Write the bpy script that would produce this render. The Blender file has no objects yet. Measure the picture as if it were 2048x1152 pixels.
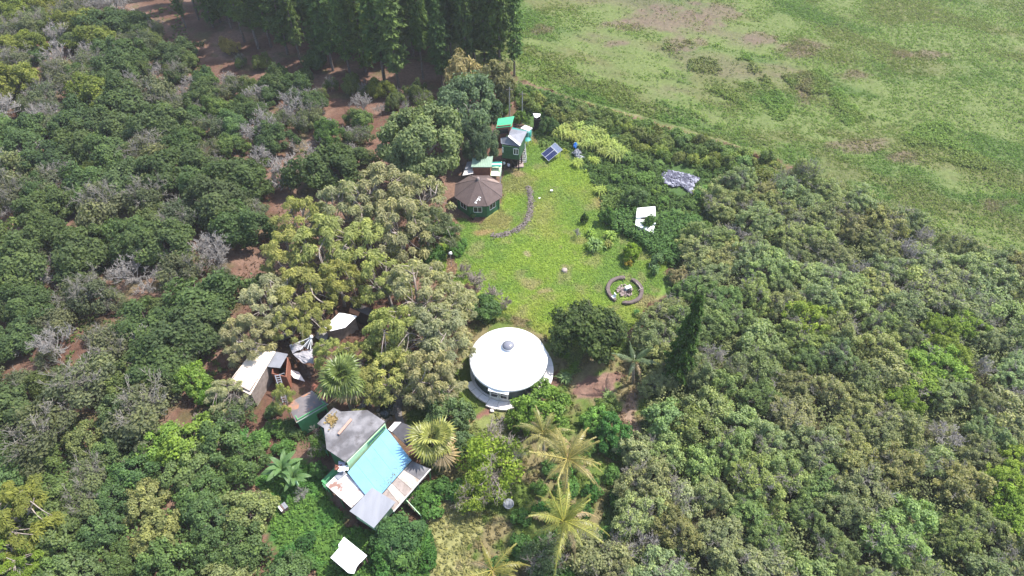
import bpy, math, random
import numpy as np
from mathutils import Vector, Matrix

# ----------------------------------------------------------------- camera, world, sun, exposure
scene = bpy.context.scene
COL = scene.collection
CAM_H, PITCH, FPX = 74.0, 48.0, 1366.0
SUN_AZ, SUN_EL = 62.0, 58.0
cam_data = bpy.data.cameras.new('camera')
cam_data.sensor_width = 36.0
cam_data.lens = 36.0 * FPX / 2048.0
cam_data.clip_end = 9000.0
cam = bpy.data.objects.new('camera', cam_data)
cam.location = (0, 0, CAM_H)
cam.rotation_euler = (math.radians(90 - PITCH), 0, 0)
COL.objects.link(cam)
scene.camera = cam

world = bpy.data.worlds.new('World')
scene.world = world
world.use_nodes = True
wn = world.node_tree
wn.nodes.clear()
w_out = wn.nodes.new('ShaderNodeOutputWorld')
w_bg = wn.nodes.new('ShaderNodeBackground')
w_sky = wn.nodes.new('ShaderNodeTexSky')
w_sky.sky_type = 'NISHITA'
w_sky.sun_disc = False
w_sky.sun_elevation = math.radians(SUN_EL)
w_sky.sun_rotation = math.radians(SUN_AZ)
w_sky.air_density = 1.0
w_sky.dust_density = 1.6
w_bg.inputs['Strength'].default_value = 0.15
wn.links.new(w_sky.outputs[0], w_bg.inputs[0])
wn.links.new(w_bg.outputs[0], w_out.inputs[0])

sun_d = bpy.data.lights.new('sun', 'SUN')
sun_d.energy = 3.7
sun_d.angle = math.radians(0.6)
sun_d.color = (1.0, 0.955, 0.89)
sun = bpy.data.objects.new('sun', sun_d)
sd = Vector((math.sin(math.radians(SUN_AZ)) * math.cos(math.radians(SUN_EL)),
             math.cos(math.radians(SUN_AZ)) * math.cos(math.radians(SUN_EL)),
             math.sin(math.radians(SUN_EL))))
sun.rotation_euler = (-sd).to_track_quat('-Z', 'Y').to_euler()
sun.location = sd * 200
COL.objects.link(sun)

vs = scene.view_settings
scene.display_settings.display_device = 'sRGB'
vs.view_transform = 'Standard'
vs.look = 'None'
vs.exposure = 1.38
vs.gamma = 1.0
vs.use_curve_mapping = False
scene.cycles.max_bounces = 5
scene.cycles.diffuse_bounces = 3
scene.cycles.glossy_bounces = 2
scene.cycles.transmission_bounces = 3
scene.cycles.transparent_max_bounces = 4

# ----------------------------------------------------------------- view geometry (where a photo point stands in the world)
_s, _c = math.sin(math.radians(PITCH)), math.cos(math.radians(PITCH))

def W(px, py, z=0.0):
    u, v = (px - 1024.0) / FPX, (576.0 - py) / FPX
    d = np.array([u, _c + v * _s, -_s + v * _c])
    t = (z - CAM_H) / d[2]
    return Vector((d[0] * t, d[1] * t, z))

def proj(x, y, z=0.0):
    x, y = np.asarray(x, float), np.asarray(y, float)
    dz = z - CAM_H
    dep = y * _c - dz * _s
    up = y * _s + dz * _c
    dep = np.where(dep < 1.0, 1e-3, dep)
    return 1024 + FPX * x / dep, 576 - FPX * up / dep, dep

def inside(px, py, poly):
    px, py = np.asarray(px, float), np.asarray(py, float)
    r = np.zeros(px.shape, bool)
    n = len(poly)
    for i in range(n):
        x0, y0 = poly[i]
        x1, y1 = poly[(i + 1) % n]
        if y0 == y1:
            continue
        c = ((y0 > py) != (y1 > py)) & (px < (x1 - x0) * (py - y0) / (y1 - y0) + x0)
        r ^= c
    return r

# ----------------------------------------------------------------- noise
def vnoise(x, y, scale, seed):
    rng = np.random.default_rng(seed)
    g = rng.random((256, 256))
    fx, fy = x / scale + 1000.37, y / scale + 1000.71
    ix, iy = np.floor(fx).astype(int), np.floor(fy).astype(int)
    tx, ty = fx - ix, fy - iy
    tx, ty = tx * tx * (3 - 2 * tx), ty * ty * (3 - 2 * ty)
    a = g[ix % 256, iy % 256]; b = g[(ix + 1) % 256, iy % 256]
    c = g[ix % 256, (iy + 1) % 256]; d = g[(ix + 1) % 256, (iy + 1) % 256]
    return (a * (1 - tx) + b * tx) * (1 - ty) + (c * (1 - tx) + d * tx) * ty

def fbm(x, y, scale, seed, octv=4):
    x, y = np.asarray(x, float), np.asarray(y, float)
    s, a, t = 0.0, 1.0, 0.0
    for i in range(octv):
        s = s + a * vnoise(x, y, scale / 2 ** i, seed + i * 17)
        t += a
        a *= 0.55
    return s / t

def sstep(a, b, x):
    t = np.clip((x - a) / (b - a), 0, 1)
    return t * t * (3 - 2 * t)

# ----------------------------------------------------------------- mesh building
class MB:
    def __init__(self):
        self.v, self.f, self.n = [], [], 0

    def add(self, verts, faces, mat=0, tint=0.5, smooth=False, col=None):
        verts = np.asarray(verts, float).reshape(-1, 3)
        faces = np.asarray(faces, int)
        self.v.append(verts)
        m = len(faces)
        t = np.broadcast_to(np.asarray(tint, float), (m,))
        c = None if col is None else np.broadcast_to(np.asarray(col, float), (m, 3))
        self.f.append((faces + self.n, np.full(m, mat), t, smooth, c))
        self.n += len(verts)

    def quads(self, Q, tint=0.5, mat=0, col=None):
        n = len(Q)
        self.add(Q.reshape(-1, 3), np.arange(n * 4).reshape(n, 4), mat, tint, False, col)

    def box(self, c, s, rz=0.0, mat=0, tint=0.5, M=None):
        x, y, z = s[0] / 2, s[1] / 2, s[2] / 2
        p = np.array([(-x, -y, -z), (x, -y, -z), (x, y, -z), (-x, y, -z), (-x, -y, z), (x, -y, z), (x, y, z), (-x, y, z)])
        if M is not None:
            p = p @ np.array(M.to_3x3()).T
        elif rz:
            k, q = math.cos(rz), math.sin(rz)
            p = p @ np.array([(k, -q, 0), (q, k, 0), (0, 0, 1)]).T
        self.add(p + np.array(c), [(0, 3, 2, 1), (4, 5, 6, 7), (0, 1, 5, 4), (1, 2, 6, 5), (2, 3, 7, 6), (3, 0, 4, 7)], mat, tint)

    def beam(self, a, b, w, h, mat=0):
        a, b = Vector(a), Vector(b)
        d = b - a
        M = d.to_track_quat('X', 'Z').to_matrix()
        self.box((a + b) / 2, (d.length, w, h), mat=mat, M=M)

    def tube(self, pts, rad, sides=5, mat=0, tint=0.5, cap=True):
        pts = np.asarray(pts, float)
        k = len(pts)
        rad = np.broadcast_to(np.asarray(rad, float), (k,))
        d = np.gradient(pts, axis=0)
        d /= np.linalg.norm(d, axis=1, keepdims=True) + 1e-9
        ref = np.where(np.abs(d[:, 2:3]) > 0.9, np.array([[1.0, 0, 0]]), np.array([[0, 0, 1.0]]))
        u = np.cross(d, ref); u /= np.linalg.norm(u, axis=1, keepdims=True) + 1e-9
        w = np.cross(d, u)
        a = np.arange(sides) * 2 * math.pi / sides
        ring = pts[:, None] + rad[:, None, None] * (np.cos(a)[None, :, None] * u[:, None] + np.sin(a)[None, :, None] * w[:, None])
        i = np.arange(k - 1)[:, None] * sides
        j = np.arange(sides)[None]
        j2 = (j + 1) % sides
        F = np.stack([i + j, i + j2, i + sides + j2, i + sides + j], -1).reshape(-1, 4)
        self.add(ring.reshape(-1, 3), F, mat, tint, True)

    def prism(self, top, thk, mat=0, side_mat=None, top_mat=None, smooth=False):
        """a slab: the polygon TOP (in order) and the same polygon lower by THK"""
        T = np.array([tuple(p) for p in top], float)
        a = 0.0
        for i in range(len(T)):
            x0, y0, _ = T[i]; x1, y1, _ = T[(i + 1) % len(T)]
            a += x0 * y1 - x1 * y0
        if a < 0:
            T = T[::-1]
        n = len(T)
        B = T - np.array([0, 0, thk]) if np.isscalar(thk) else np.column_stack([T[:, :2], np.full(n, thk[0])])
        V = np.vstack([T, B])
        self.add(V, [list(range(n))], mat if top_mat is None else top_mat)
        self.v.append(np.zeros((0, 3)))
        self.f.append((np.array([[n + n - 1 - i for i in range(n)]]) + self.n - 2 * n, np.full(1, mat if side_mat is None else side_mat), np.full(1, .5), False, None))
        S = [(n + i, n + (i + 1) % n, (i + 1) % n, i) for i in range(n)]
        self.f.append((np.array(S) + self.n - 2 * n, np.full(n, mat if side_mat is None else side_mat), np.full(n, .5), False, None))

    def lathe(self, prof, seg=32, c=(0, 0, 0), mat=0, smooth=True, a0=0.0, a1=2 * math.pi):
        prof = np.asarray(prof, float)
        full = abs(a1 - a0 - 2 * math.pi) < 1e-6
        a = a0 + (a1 - a0) * np.arange(seg + (0 if full else 1)) / seg
        k, m = len(prof), len(a)
        V = np.stack([prof[:, None, 0] * np.cos(a), prof[:, None, 0] * np.sin(a), np.broadcast_to(prof[:, None, 1], (k, m))], -1) + np.array(c)
        F = []
        for i in range(k - 1):
            for j in range(seg):
                j2 = (j + 1) % m
                F.append((i * m + j, i * m + j2, (i + 1) * m + j2, (i + 1) * m + j))
        self.add(V.reshape(-1, 3), F, mat, 0.5, smooth)

    def mesh(self, name, mats):
        me = bpy.data.meshes.new(name)
        V = np.concatenate(self.v)
        me.vertices.add(len(V))
        me.vertices.foreach_set('co', V.astype(np.float32).ravel())
        loops = np.concatenate([f[0].ravel() for f in self.f])
        tot = np.concatenate([np.full(len(f[0]), f[0].shape[1]) for f in self.f])
        st = np.concatenate([[0], np.cumsum(tot)[:-1]])
        me.loops.add(len(loops))
        me.loops.foreach_set('vertex_index', loops.astype(np.int32))
        me.polygons.add(len(tot))
        me.polygons.foreach_set('loop_start', st.astype(np.int32))
        me.polygons.foreach_set('use_smooth', np.concatenate([np.full(len(f[0]), f[3]) for f in self.f]))
        for m in mats:
            me.materials.append(m)
        me.polygons.foreach_set('material_index', np.concatenate([f[1] for f in self.f]).astype(np.int32))
        at = me.attributes.new('tint', 'FLOAT', 'FACE')
        at.data.foreach_set('value', np.concatenate([f[2] for f in self.f]).astype(np.float32))
        if any(f[4] is not None for f in self.f):
            cc = np.concatenate([f[4] if f[4] is not None else np.full((len(f[0]), 3), .1) for f in self.f])
            ac = me.attributes.new('col', 'FLOAT_COLOR', 'FACE')
            ac.data.foreach_set('color', np.column_stack([cc, np.ones(len(cc))]).astype(np.float32).ravel())
        me.update(calc_edges=True)
        return me

def link(name, data, parent=None, loc=None):
    o = bpy.data.objects.new(name, data)
    COL.objects.link(o)
    if parent is not None:
        o.parent = parent
    if loc is not None:
        o.location = loc
    return o

def tag(o, label=None, cat=None, group=None, kind=None):
    if label: o['label'] = label
    if cat: o['category'] = cat
    if group: o['group'] = group
    if kind: o['kind'] = kind
    return o

def part(name, mb, mats, parent=None):
    if not isinstance(mats, (list, tuple)):
        mats = [mats]
    return link(name, mb.mesh(name, mats), parent)

def thing(name, label, cat, group=None, loc=(0, 0, 0)):
    return tag(link(name, None, loc=loc), label, cat, group)

# ----------------------------------------------------------------- materials
def new_mat(name):
    m = bpy.data.materials.new(name)
    m.use_nodes = True
    nt = m.node_tree
    nt.nodes.clear()
    return m, nt, nt.nodes.new('ShaderNodeOutputMaterial')

def N(nt, t, **kw):
    n = nt.nodes.new(t)
    for k, v in kw.items():
        setattr(n, k, v)
    return n

def math_node(nt, op, a, b):
    n = N(nt, 'ShaderNodeMath', operation=op)
    for i, x in enumerate((a, b)):
        if isinstance(x, (int, float)):
            n.inputs[i].default_value = x
        else:
            nt.links.new(x, n.inputs[i])
    return n.outputs[0]

def foliage_mat(name, use_attr, trans=0.36, rough=0.6, spec=0.16, amp=1.0):
    m, nt, out = new_mat(name)
    L = nt.links.new
    if use_attr:
        src = N(nt, 'ShaderNodeAttribute', attribute_name='col').outputs['Color']
    else:
        src = N(nt, 'ShaderNodeObjectInfo').outputs['Color']
    t = N(nt, 'ShaderNodeAttribute', attribute_name='tint').outputs['Fac']
    ramp = N(nt, 'ShaderNodeValToRGB')
    e = ramp.color_ramp.elements
    e[0].position, e[0].color = 0.0, (0.8, 0.83, 0.8, 1)
    e[1].position, e[1].color = 1.0, (1.95, 1.8, 1.35, 1)
    k = e.new(0.5); k.color = (1.2, 1.18, 1.14, 1)
    L(t, ramp.inputs[0])
    mul = N(nt, 'ShaderNodeMix', data_type='RGBA', blend_type='MULTIPLY')
    mul.inputs[0].default_value = amp
    L(src, mul.inputs[6]); L(ramp.outputs[0], mul.inputs[7])
    pr = N(nt, 'ShaderNodeBsdfPrincipled')
    pr.inputs['Roughness'].default_value = rough
    pr.inputs['Specular IOR Level'].default_value = spec
    L(mul.outputs[2], pr.inputs['Base Color'])
    tr = N(nt, 'ShaderNodeBsdfTranslucent')
    tm = N(nt, 'ShaderNodeMix', data_type='RGBA', blend_type='MULTIPLY')
    tm.inputs[0].default_value = 1.0
    tm.inputs[7].default_value = (1.5, 1.75, 0.7, 1)
    L(mul.outputs[2], tm.inputs[6]); L(tm.outputs[2], tr.inputs[0])
    mx = N(nt, 'ShaderNodeMixShader')
    mx.inputs[0].default_value = trans
    L(pr.outputs[0], mx.inputs[1]); L(tr.outputs[0], mx.inputs[2])
    L(mx.outputs[0], out.inputs[0])
    return m

def surf_mat(name, col, col2=None, scale=3.0, lo=0.35, hi=0.65, rough=0.75, spec=0.3, col3=None, scale3=0.6, lo3=0.55, hi3=0.7,
             detail=6.0, metal=0.0, bump=0.0, bump_scale=30.0, wave=None, objcoord=False, stretch=None):
    m, nt, out = new_mat(name)
    L = nt.links.new
    pr = N(nt, 'ShaderNodeBsdfPrincipled')
    pr.inputs['Roughness'].default_value = rough
    pr.inputs['Specular IOR Level'].default_value = spec
    pr.inputs['Metallic'].default_value = metal
    pr.inputs['Base Color'].default_value = (*col, 1)
    tc = N(nt, 'ShaderNodeTexCoord')
    co = tc.outputs['Object']
    if stretch:
        mp = N(nt, 'ShaderNodeMapping')
        mp.inputs['Scale'].default_value = stretch[:3]
        mp.inputs['Rotation'].default_value = (0, 0, stretch[3] if len(stretch) > 3 else 0)
        L(co, mp.inputs[0]); co = mp.outputs[0]
    cur = None
    if col2 is not None:
        nz = N(nt, 'ShaderNodeTexNoise'); nz.inputs['Scale'].default_value = scale; nz.inputs['Detail'].default_value = detail
        L(co, nz.inputs[0])
        mr = N(nt, 'ShaderNodeMapRange'); mr.inputs[1].default_value = lo; mr.inputs[2].default_value = hi
        L(nz.outputs[0], mr.inputs[0])
        mx = N(nt, 'ShaderNodeMix', data_type='RGBA')
        mx.inputs[6].default_value = (*col, 1); mx.inputs[7].default_value = (*col2, 1)
        L(mr.outputs[0], mx.inputs[0]); cur = mx.outputs[2]
    if col3 is not None:
        nz = N(nt, 'ShaderNodeTexNoise'); nz.inputs['Scale'].default_value = scale3; nz.inputs['Detail'].default_value = 8.0
        nz.inputs['Roughness'].default_value = 0.65
        L(co, nz.inputs[0])
        mr = N(nt, 'ShaderNodeMapRange'); mr.inputs[1].default_value = lo3; mr.inputs[2].default_value = hi3
        L(nz.outputs[0], mr.inputs[0])
        mx = N(nt, 'ShaderNodeMix', data_type='RGBA')
        mx.inputs[6].default_value = (*col, 1); mx.inputs[7].default_value = (*col3, 1)
        if cur is not None: L(cur, mx.inputs[6])
        L(mr.outputs[0], mx.inputs[0]); cur = mx.outputs[2]
    if cur is not None:
        L(cur, pr.inputs['Base Color'])
    if bump:
        nb = N(nt, 'ShaderNodeTexNoise'); nb.inputs['Scale'].default_value = bump_scale; nb.inputs['Detail'].default_value = 4
        L(co, nb.inputs[0])
        b = N(nt, 'ShaderNodeBump'); b.inputs['Strength'].default_value = bump; b.inputs['Distance'].default_value = 0.05
        L(nb.outputs[0], b.inputs['Height']); L(b.outputs[0], pr.inputs['Normal'])
    L(pr.outputs[0], out.inputs[0])
    return m

LEAF = foliage_mat('leaf', False)
LEAF_GLOSS = foliage_mat('glossy_leaf', False, 0.32, 0.5, 0.22)
NEEDLE = foliage_mat('needle', False, 0.3, 0.65, 0.12)
COVER = foliage_mat('ground_leaf', True, 0.35, 0.65, 0.12)
PALM = foliage_mat('palm_leaf', False, 0.3, 0.4, 0.4)
BARK = surf_mat('bark', (0.17, 0.14, 0.12), (0.09, 0.07, 0.06), 4, rough=0.9, spec=0.1)
PALEBARK = surf_mat('pale_bark', (0.36, 0.31, 0.27), (0.2, 0.16, 0.14), 2.5, rough=0.85, spec=0.1)
TWIG = surf_mat('dead_twig', (0.27, 0.25, 0.215), (0.17, 0.155, 0.13), 2.0, rough=0.9, spec=0.1)
DEADTWIG = surf_mat('bleached_twig', (0.36, 0.335, 0.31), (0.24, 0.22, 0.2), 2.0, rough=0.9, spec=0.1)
PALMBARK = surf_mat('palm_bark', (0.3, 0.25, 0.2), (0.18, 0.14, 0.1), 5, rough=0.9, spec=0.1, stretch=(1, 1, 6))

# ----------------------------------------------------------------- ground
P_LAWN = [(905, 425), (880, 500), (868, 560), (960, 570), (985, 640), (1080, 665), (1130, 700), (1130, 780), (1200, 700), (1280, 650),
          (1310, 600), (1345, 535), (1262, 472), (1205, 442), (1198, 392), (1165, 335), (1140, 306), (1085, 300), (1068, 262), (1052, 258),
          (1040, 330), (1000, 345), (1003, 410), (960, 445)]
P_FIELD = [(1000, 120), (1040, 160), (1200, 215), (1560, 320), (1750, 420), (2100, 530), (9000, 900), (9000, -4000), (700, -4000), (985, 0)]
P_UNDER = [(1030, 165), (1200, 215), (1560, 325), (1480, 370), (1400, 380), (1420, 450), (1390, 520), (1340, 535), (1262, 472), (1205, 442), (1198, 392),
           (1165, 335), (1140, 306), (1085, 300), (1068, 262), (1052, 250), (1030, 210)]
P_THICK = [(1490, 335), (1620, 345), (1720, 395), (1900, 470), (2100, 560), (2300, 700), (2300, 1300), (1130, 1300), (1150, 1000), (1230, 850), (1310, 800),
           (1290, 700), (1330, 560), (1400, 480), (1400, 400)]
P_DRY = [(850, 1190), (852, 1040), (880, 1000), (900, 960), (935, 900), (950, 835), (1000, 825), (1008, 900), (988, 1000), (955, 1080), (940, 1190)]
P_YARD = [(800, 760), (915, 720), (925, 660), (980, 625), (1060, 640), (1120, 690), (1150, 740), (1060, 750), (960, 830), (1060, 830), (1140, 760), (1190, 690), (1300, 680), (1312, 830), (1260, 860), (1220, 1000), (1180, 1220), (900, 1220), (915, 1060), (930, 970), (880, 960), (820, 860)]
P_SOILPATCH = [(1140, 792), (1150, 765), (1195, 748), (1240, 738), (1250, 755), (1225, 778), (1220, 800), (1180, 802)]
P_LUSH = [(500, 960), (600, 920), (650, 985), (700, 1045), (770, 1070), (850, 1040), (868, 1200), (700, 1200), (560, 1100), (520, 1010)]
P_PATH = [(903, 422), (921, 422), (918, 480), (913, 535), (898, 566), (884, 560), (901, 500)]
P_EUC = [(420, 620), (560, 360), (740, 280), (900, 330), (905, 430), (870, 560), (960, 580), (960, 700), (930, 760), (800, 830), (640, 780), (460, 800)]

def seg_dist(px, py, line):
    d = np.full(np.shape(px), 1e9)
    for (x0, y0), (x1, y1) in zip(line[:-1], line[1:]):
        vx, vy = x1 - x0, y1 - y0
        t = np.clip(((px - x0) * vx + (py - y0) * vy) / (vx * vx + vy * vy), 0, 1)
        d = np.minimum(d, np.hypot(px - x0 - t * vx, py - y0 - t * vy))
    return d

def field_kind(x, y):
    """how green (0..1) and how bare (0..1) the open field is at x, y: bands that run down the slope"""
    a = math.radians(-28)
    u, v = x * math.cos(a) + y * math.sin(a), -x * math.sin(a) + y * math.cos(a)
    g = fbm(u * 0.45, v, 9, 11, 5)
    b = fbm(u * 0.4, v, 13, 47, 5)
    o = fbm(u * 0.5, v, 7, 91, 4)
    return g, b, o

def land(x, y):
    """colour of the ground cover at world x, y"""
    wx = (fbm(x, y, 4, 3, 3) - .5) * 3.0
    wy = (fbm(x, y, 4, 5, 3) - .5) * 3.0
    px, py, dep = proj(x + wx, y + wy)
    f1, f2, f3 = fbm(x, y, 6, 21, 5), fbm(x, y, 2.2, 31, 4), fbm(x, y, 14, 41, 3)
    C = lambda a: np.array(a)
    def mix(c, d, t):
        return c * (1 - t[..., None]) + d * t[..., None]
    soil = mix(np.broadcast_to(C((0.125, 0.068, 0.05)), x.shape + (3,)), C((0.2, 0.125, 0.096)), sstep(.4, .65, f1))
    soil = mix(soil, C((0.1, 0.1, 0.045)), sstep(.55, .7, f2) * .6)
    col = soil
    # meadow beyond the pines
    pm = inside(px, py, [(330, -40), (560, 66), (700, 104), (1000, 138), (985, 0), (700, -4000), (-3000, -4000), (-3000, -60)])
    col = mix(col, C((0.13, 0.165, 0.05)), pm * sstep(.35, .55, f1) * .9)
    # open field
    g, b, o = field_kind(x, y)
    fc = mix(np.broadcast_to(C((0.148, 0.187, 0.064)), x.shape + (3,)), C((0.105, 0.155, 0.048)), sstep(.46, .64, g))
    fc = mix(fc, C((0.15, 0.148, 0.066)), sstep(.48, .66, o) * .65)
    fc = mix(fc, C((0.155, 0.125, 0.09)), sstep(.62, .78, b) * .6)
    spots = [(1320, 40, 90, 30), (1430, 25, 60, 25), (1600, 95, 55, 16), (1520, 75, 40, 14), (1710, 290, 70, 16), (1815, 318, 45, 14), (1850, 110, 60, 10),
             (1240, 48, 40, 12), (1080, 60, 25, 10), (1610, 180, 22, 40), (1990, 410, 45, 12), (1700, 150, 40, 12), (1360, 85, 60, 14), (1230, 90, 30, 8)]
    for sx, sy, rx, ry in spots:
        q = ((px - sx) / rx) ** 2 + ((py - sy) / ry) ** 2
        fc = mix(fc, C((0.18, 0.125, 0.108)), sstep(1.3, .2, q + (f2 - .5) * 2.4) * .7)
    trail = seg_dist(px, py, [(1000, 150), (1060, 176), (1200, 218), (1350, 262), (1560, 326)])
    fc = fc * .88
    fc = mix(fc, C((0.23, 0.215, 0.11)), sstep(10, 4, trail + (f2 - .5) * 4) * .95)
    col = mix(col, fc, inside(px, py, P_FIELD).astype(float))
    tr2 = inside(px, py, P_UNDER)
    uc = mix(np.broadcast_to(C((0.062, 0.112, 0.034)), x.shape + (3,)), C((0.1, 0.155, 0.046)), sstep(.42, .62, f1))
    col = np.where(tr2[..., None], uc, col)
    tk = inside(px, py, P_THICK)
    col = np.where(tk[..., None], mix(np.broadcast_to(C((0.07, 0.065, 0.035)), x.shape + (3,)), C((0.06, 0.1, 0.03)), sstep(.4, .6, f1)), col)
    # lawn
    lc = mix(np.broadcast_to(C((0.18, 0.255, 0.042)), x.shape + (3,)), C((0.13, 0.21, 0.042)), sstep(.44, .66, f1))
    lc = mix(lc, C((0.215, 0.24, 0.055)), sstep(.5, .66, f3) * .7)
    lc = mix(lc, C((0.24, 0.215, 0.115)), sstep(.58, .74, f2) * .5)
    for sx, sy, rx, ry, c in [(1065, 565, 18, 11, (.3, .25, .14)), (1090, 585, 14, 8, (.33, .26, .16)), (1060, 505, 8, 5, (.34, .28, .2)), (1095, 430, 30, 50, (.24, .25, .07)),
                              (1200, 410, 22, 12, (.3, .24, .12)), (1030, 370, 40, 22, (.2, .19, .075)), (990, 445, 45, 22, (.24, .2, .09)), (975, 465, 26, 7, (.36, .25, .14)),
                              (1020, 345, 18, 7, (.33, .24, .15)), (1310, 600, 30, 14, (.25, .2, .12)), (1160, 480, 14, 10, (.26, .24, .1)), (1130, 540, 9, 6, (.3, .22, .16)),
                              (1080, 275, 18, 14, (.27, .19, .12)), (1000, 400, 10, 40, (.2, .19, .08)), (930, 425, 26, 10, (.16, .1, .07)), (1130, 620, 60, 30, (.15, .24, .03))]:
        q = ((px - sx) / rx) ** 2 + ((py - sy) / ry) ** 2
        lc = mix(lc, C(c) * .95, sstep(1.5, .1, q + (f2 - .5) * 2.2) * .75)
    col = np.where(inside(px, py, P_LAWN)[..., None], lc, col)
    yc = mix(np.broadcast_to(C((0.105, 0.15, 0.035)), x.shape + (3,)), C((0.19, 0.16, 0.085)), sstep(.45, .62, f2))
    col = np.where(inside(px, py, P_YARD)[..., None], yc, col)
    col = np.where(inside(px, py, P_SOILPATCH)[..., None], mix(np.broadcast_to(C((0.23, 0.145, 0.115)), x.shape + (3,)), C((0.17, 0.1, 0.08)), sstep(.4, .6, f2)), col)
    q = ((px - 968) / 22) ** 2 + ((py - 838) / 20) ** 2
    col = mix(col, C((0.2, 0.1, 0.085)), sstep(1.3, .6, q))
    q = ((px - 1262) / 16) ** 2 + ((py - 850) / 70) ** 2
    col = mix(col, C((0.27, 0.19, 0.145)), sstep(1.3, .6, q + (f2 - .5)))
    dc = mix(np.broadcast_to(C((0.25, 0.245, 0.105)), x.shape + (3,)), C((0.3, 0.26, 0.15)), sstep(.44, .66, f2))
    dc = mix(dc, C((0.15, 0.19, 0.06)), sstep(.5, .64, f1) * .7)
    col = np.where(inside(px, py, P_DRY)[..., None], dc, col)
    lu = mix(np.broadcast_to(C((0.06, 0.14, 0.034)), x.shape + (3,)), C((0.085, 0.16, 0.036)), sstep(.42, .6, f2))
    col = np.where(inside(px, py, P_LUSH)[..., None], lu, col)
    col = np.where(inside(px, py, P_PATH)[..., None], mix(np.broadcast_to(C((0.27, 0.18, 0.125)), x.shape + (3,)), C((0.2, 0.13, 0.09)), sstep(.4, .6, f2)), col)
    q = ((px - 130) / 90) ** 2 + ((py + 5) / 26) ** 2
    col = mix(col, C((0.17, 0.22, 0.07)), sstep(1.3, .6, q))
    col = col * .76
    far = sstep(170, 260, np.hypot(x, y))
    col = mix(col, C((0.11, 0.14, 0.05)), far)
    return col

def build_ground():
    def axis(a, b, step, far):
        core = np.arange(a, b + 1e-6, step)
        n = 14
        g = np.geomspace(2.0, far, n)
        return np.concatenate([(a - g)[::-1], core, b + g])
    xs, ys = axis(-140, 140, 0.5, 3500), axis(12, 190, 0.5, 3500)
    X, Y = np.meshgrid(xs, ys, indexing='ij')
    px, py, dep = proj(X, Y)
    g, b, o = field_kind(X, Y)
    infield = inside(px, py, P_FIELD) & (np.hypot(X, Y) < 300)
    Z = (fbm(X, Y, 1.1, 77, 3) - .5) * .12 * np.where(inside(px, py, P_LAWN), .5, 1.0)
    Z = Z + np.where(infield, (fbm(X, Y, 7, 78, 4) - .5) * .9, 0)
    trail = seg_dist(px, py, [(1000, 150), (1060, 176), (1200, 218), (1350, 262), (1560, 326)])
    Z = Z + np.where(infield, sstep(14, 2, trail) * .5, 0) - 0.05
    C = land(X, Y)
    nx, ny = X.shape
    idx = np.arange(nx * ny).reshape(nx, ny)
    F = np.stack([idx[:-1, :-1], idx[1:, :-1], idx[1:, 1:], idx[:-1, 1:]], -1).reshape(-1, 4)
    mb = MB()
    mb.add(np.stack([X, Y, Z], -1).reshape(-1, 3), F, 0, .5, True)
    m, nt, out = new_mat('ground_cover')
    L = nt.links.new
    pr = N(nt, 'ShaderNodeBsdfPrincipled')
    pr.inputs['Roughness'].default_value = 0.9
    pr.inputs['Specular IOR Level'].default_value = 0.1
    at = N(nt, 'ShaderNodeAttribute', attribute_name='land')
    tc = N(nt, 'ShaderNodeTexCoord')
    n1 = N(nt, 'ShaderNodeTexNoise'); n1.inputs['Scale'].default_value = 1.7; n1.inputs['Detail'].default_value = 10; n1.inputs['Roughness'].default_value = .7
    L(tc.outputs['Object'], n1.inputs[0])
    r = N(nt, 'ShaderNodeValToRGB')
    e = r.color_ramp.elements
    e[0].position, e[0].color = .33, (.68, .7, .68, 1)
    e[1].position, e[1].color = .68, (1.34, 1.3, 1.22, 1)
    L(n1.outputs[0], r.inputs[0])
    mul = N(nt, 'ShaderNodeMix', data_type='RGBA', blend_type='MULTIPLY'); mul.inputs[0].default_value = 1
    L(at.outputs['Color'], mul.inputs[6]); L(r.outputs[0], mul.inputs[7]); L(mul.outputs[2], pr.inputs['Base Color'])
    n2 = N(nt, 'ShaderNodeTexNoise'); n2.inputs['Scale'].default_value = 5; n2.inputs['Detail'].default_value = 5
    L(tc.outputs['Object'], n2.inputs[0])
    bp = N(nt, 'ShaderNodeBump'); bp.inputs['Strength'].default_value = .6; bp.inputs['Distance'].default_value = .12
    L(n2.outputs[0], bp.inputs['Height']); L(bp.outputs[0], pr.inputs['Normal'])
    L(pr.outputs[0], out.inputs[0])
    me = mb.mesh('ground', [m])
    a = me.attributes.new('land', 'FLOAT_COLOR', 'POINT')
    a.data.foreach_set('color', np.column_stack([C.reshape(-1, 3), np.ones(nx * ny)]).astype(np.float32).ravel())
    return tag(link('ground', me), kind='structure')

build_ground()

# ----------------------------------------------------------------- leaves
def unit(v):
    return v / (np.linalg.norm(v, axis=-1, keepdims=True) + 1e-9)

def rdir(rng, n):
    return unit(rng.normal(size=(n, 3)))

def cards(rng, P, Nn, size, asp=1.6, axis=None, jit=0.35):
    """leaf-shaped quads at P facing N; AXIS: preferred long direction"""
    n = len(P)
    a = rdir(rng, n) if axis is None else unit(np.asarray(axis) + rng.normal(size=(n, 3)) * jit)
    a = unit(a - Nn * np.sum(a * Nn, -1, keepdims=True))
    b = np.cross(Nn, a)
    s = (np.broadcast_to(size, (n,)) * rng.uniform(.7, 1.35, n))[:, None]
    l, w = s * asp ** .5 * .5, s / asp ** .5 * .5
    off = rng.uniform(-.25, .25, (n, 1)) * l
    return np.stack([P - a * l, P + b * w + a * off + Nn * w * .25, P + a * l, P - b * w + a * off + Nn * w * .25], 1)

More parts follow.
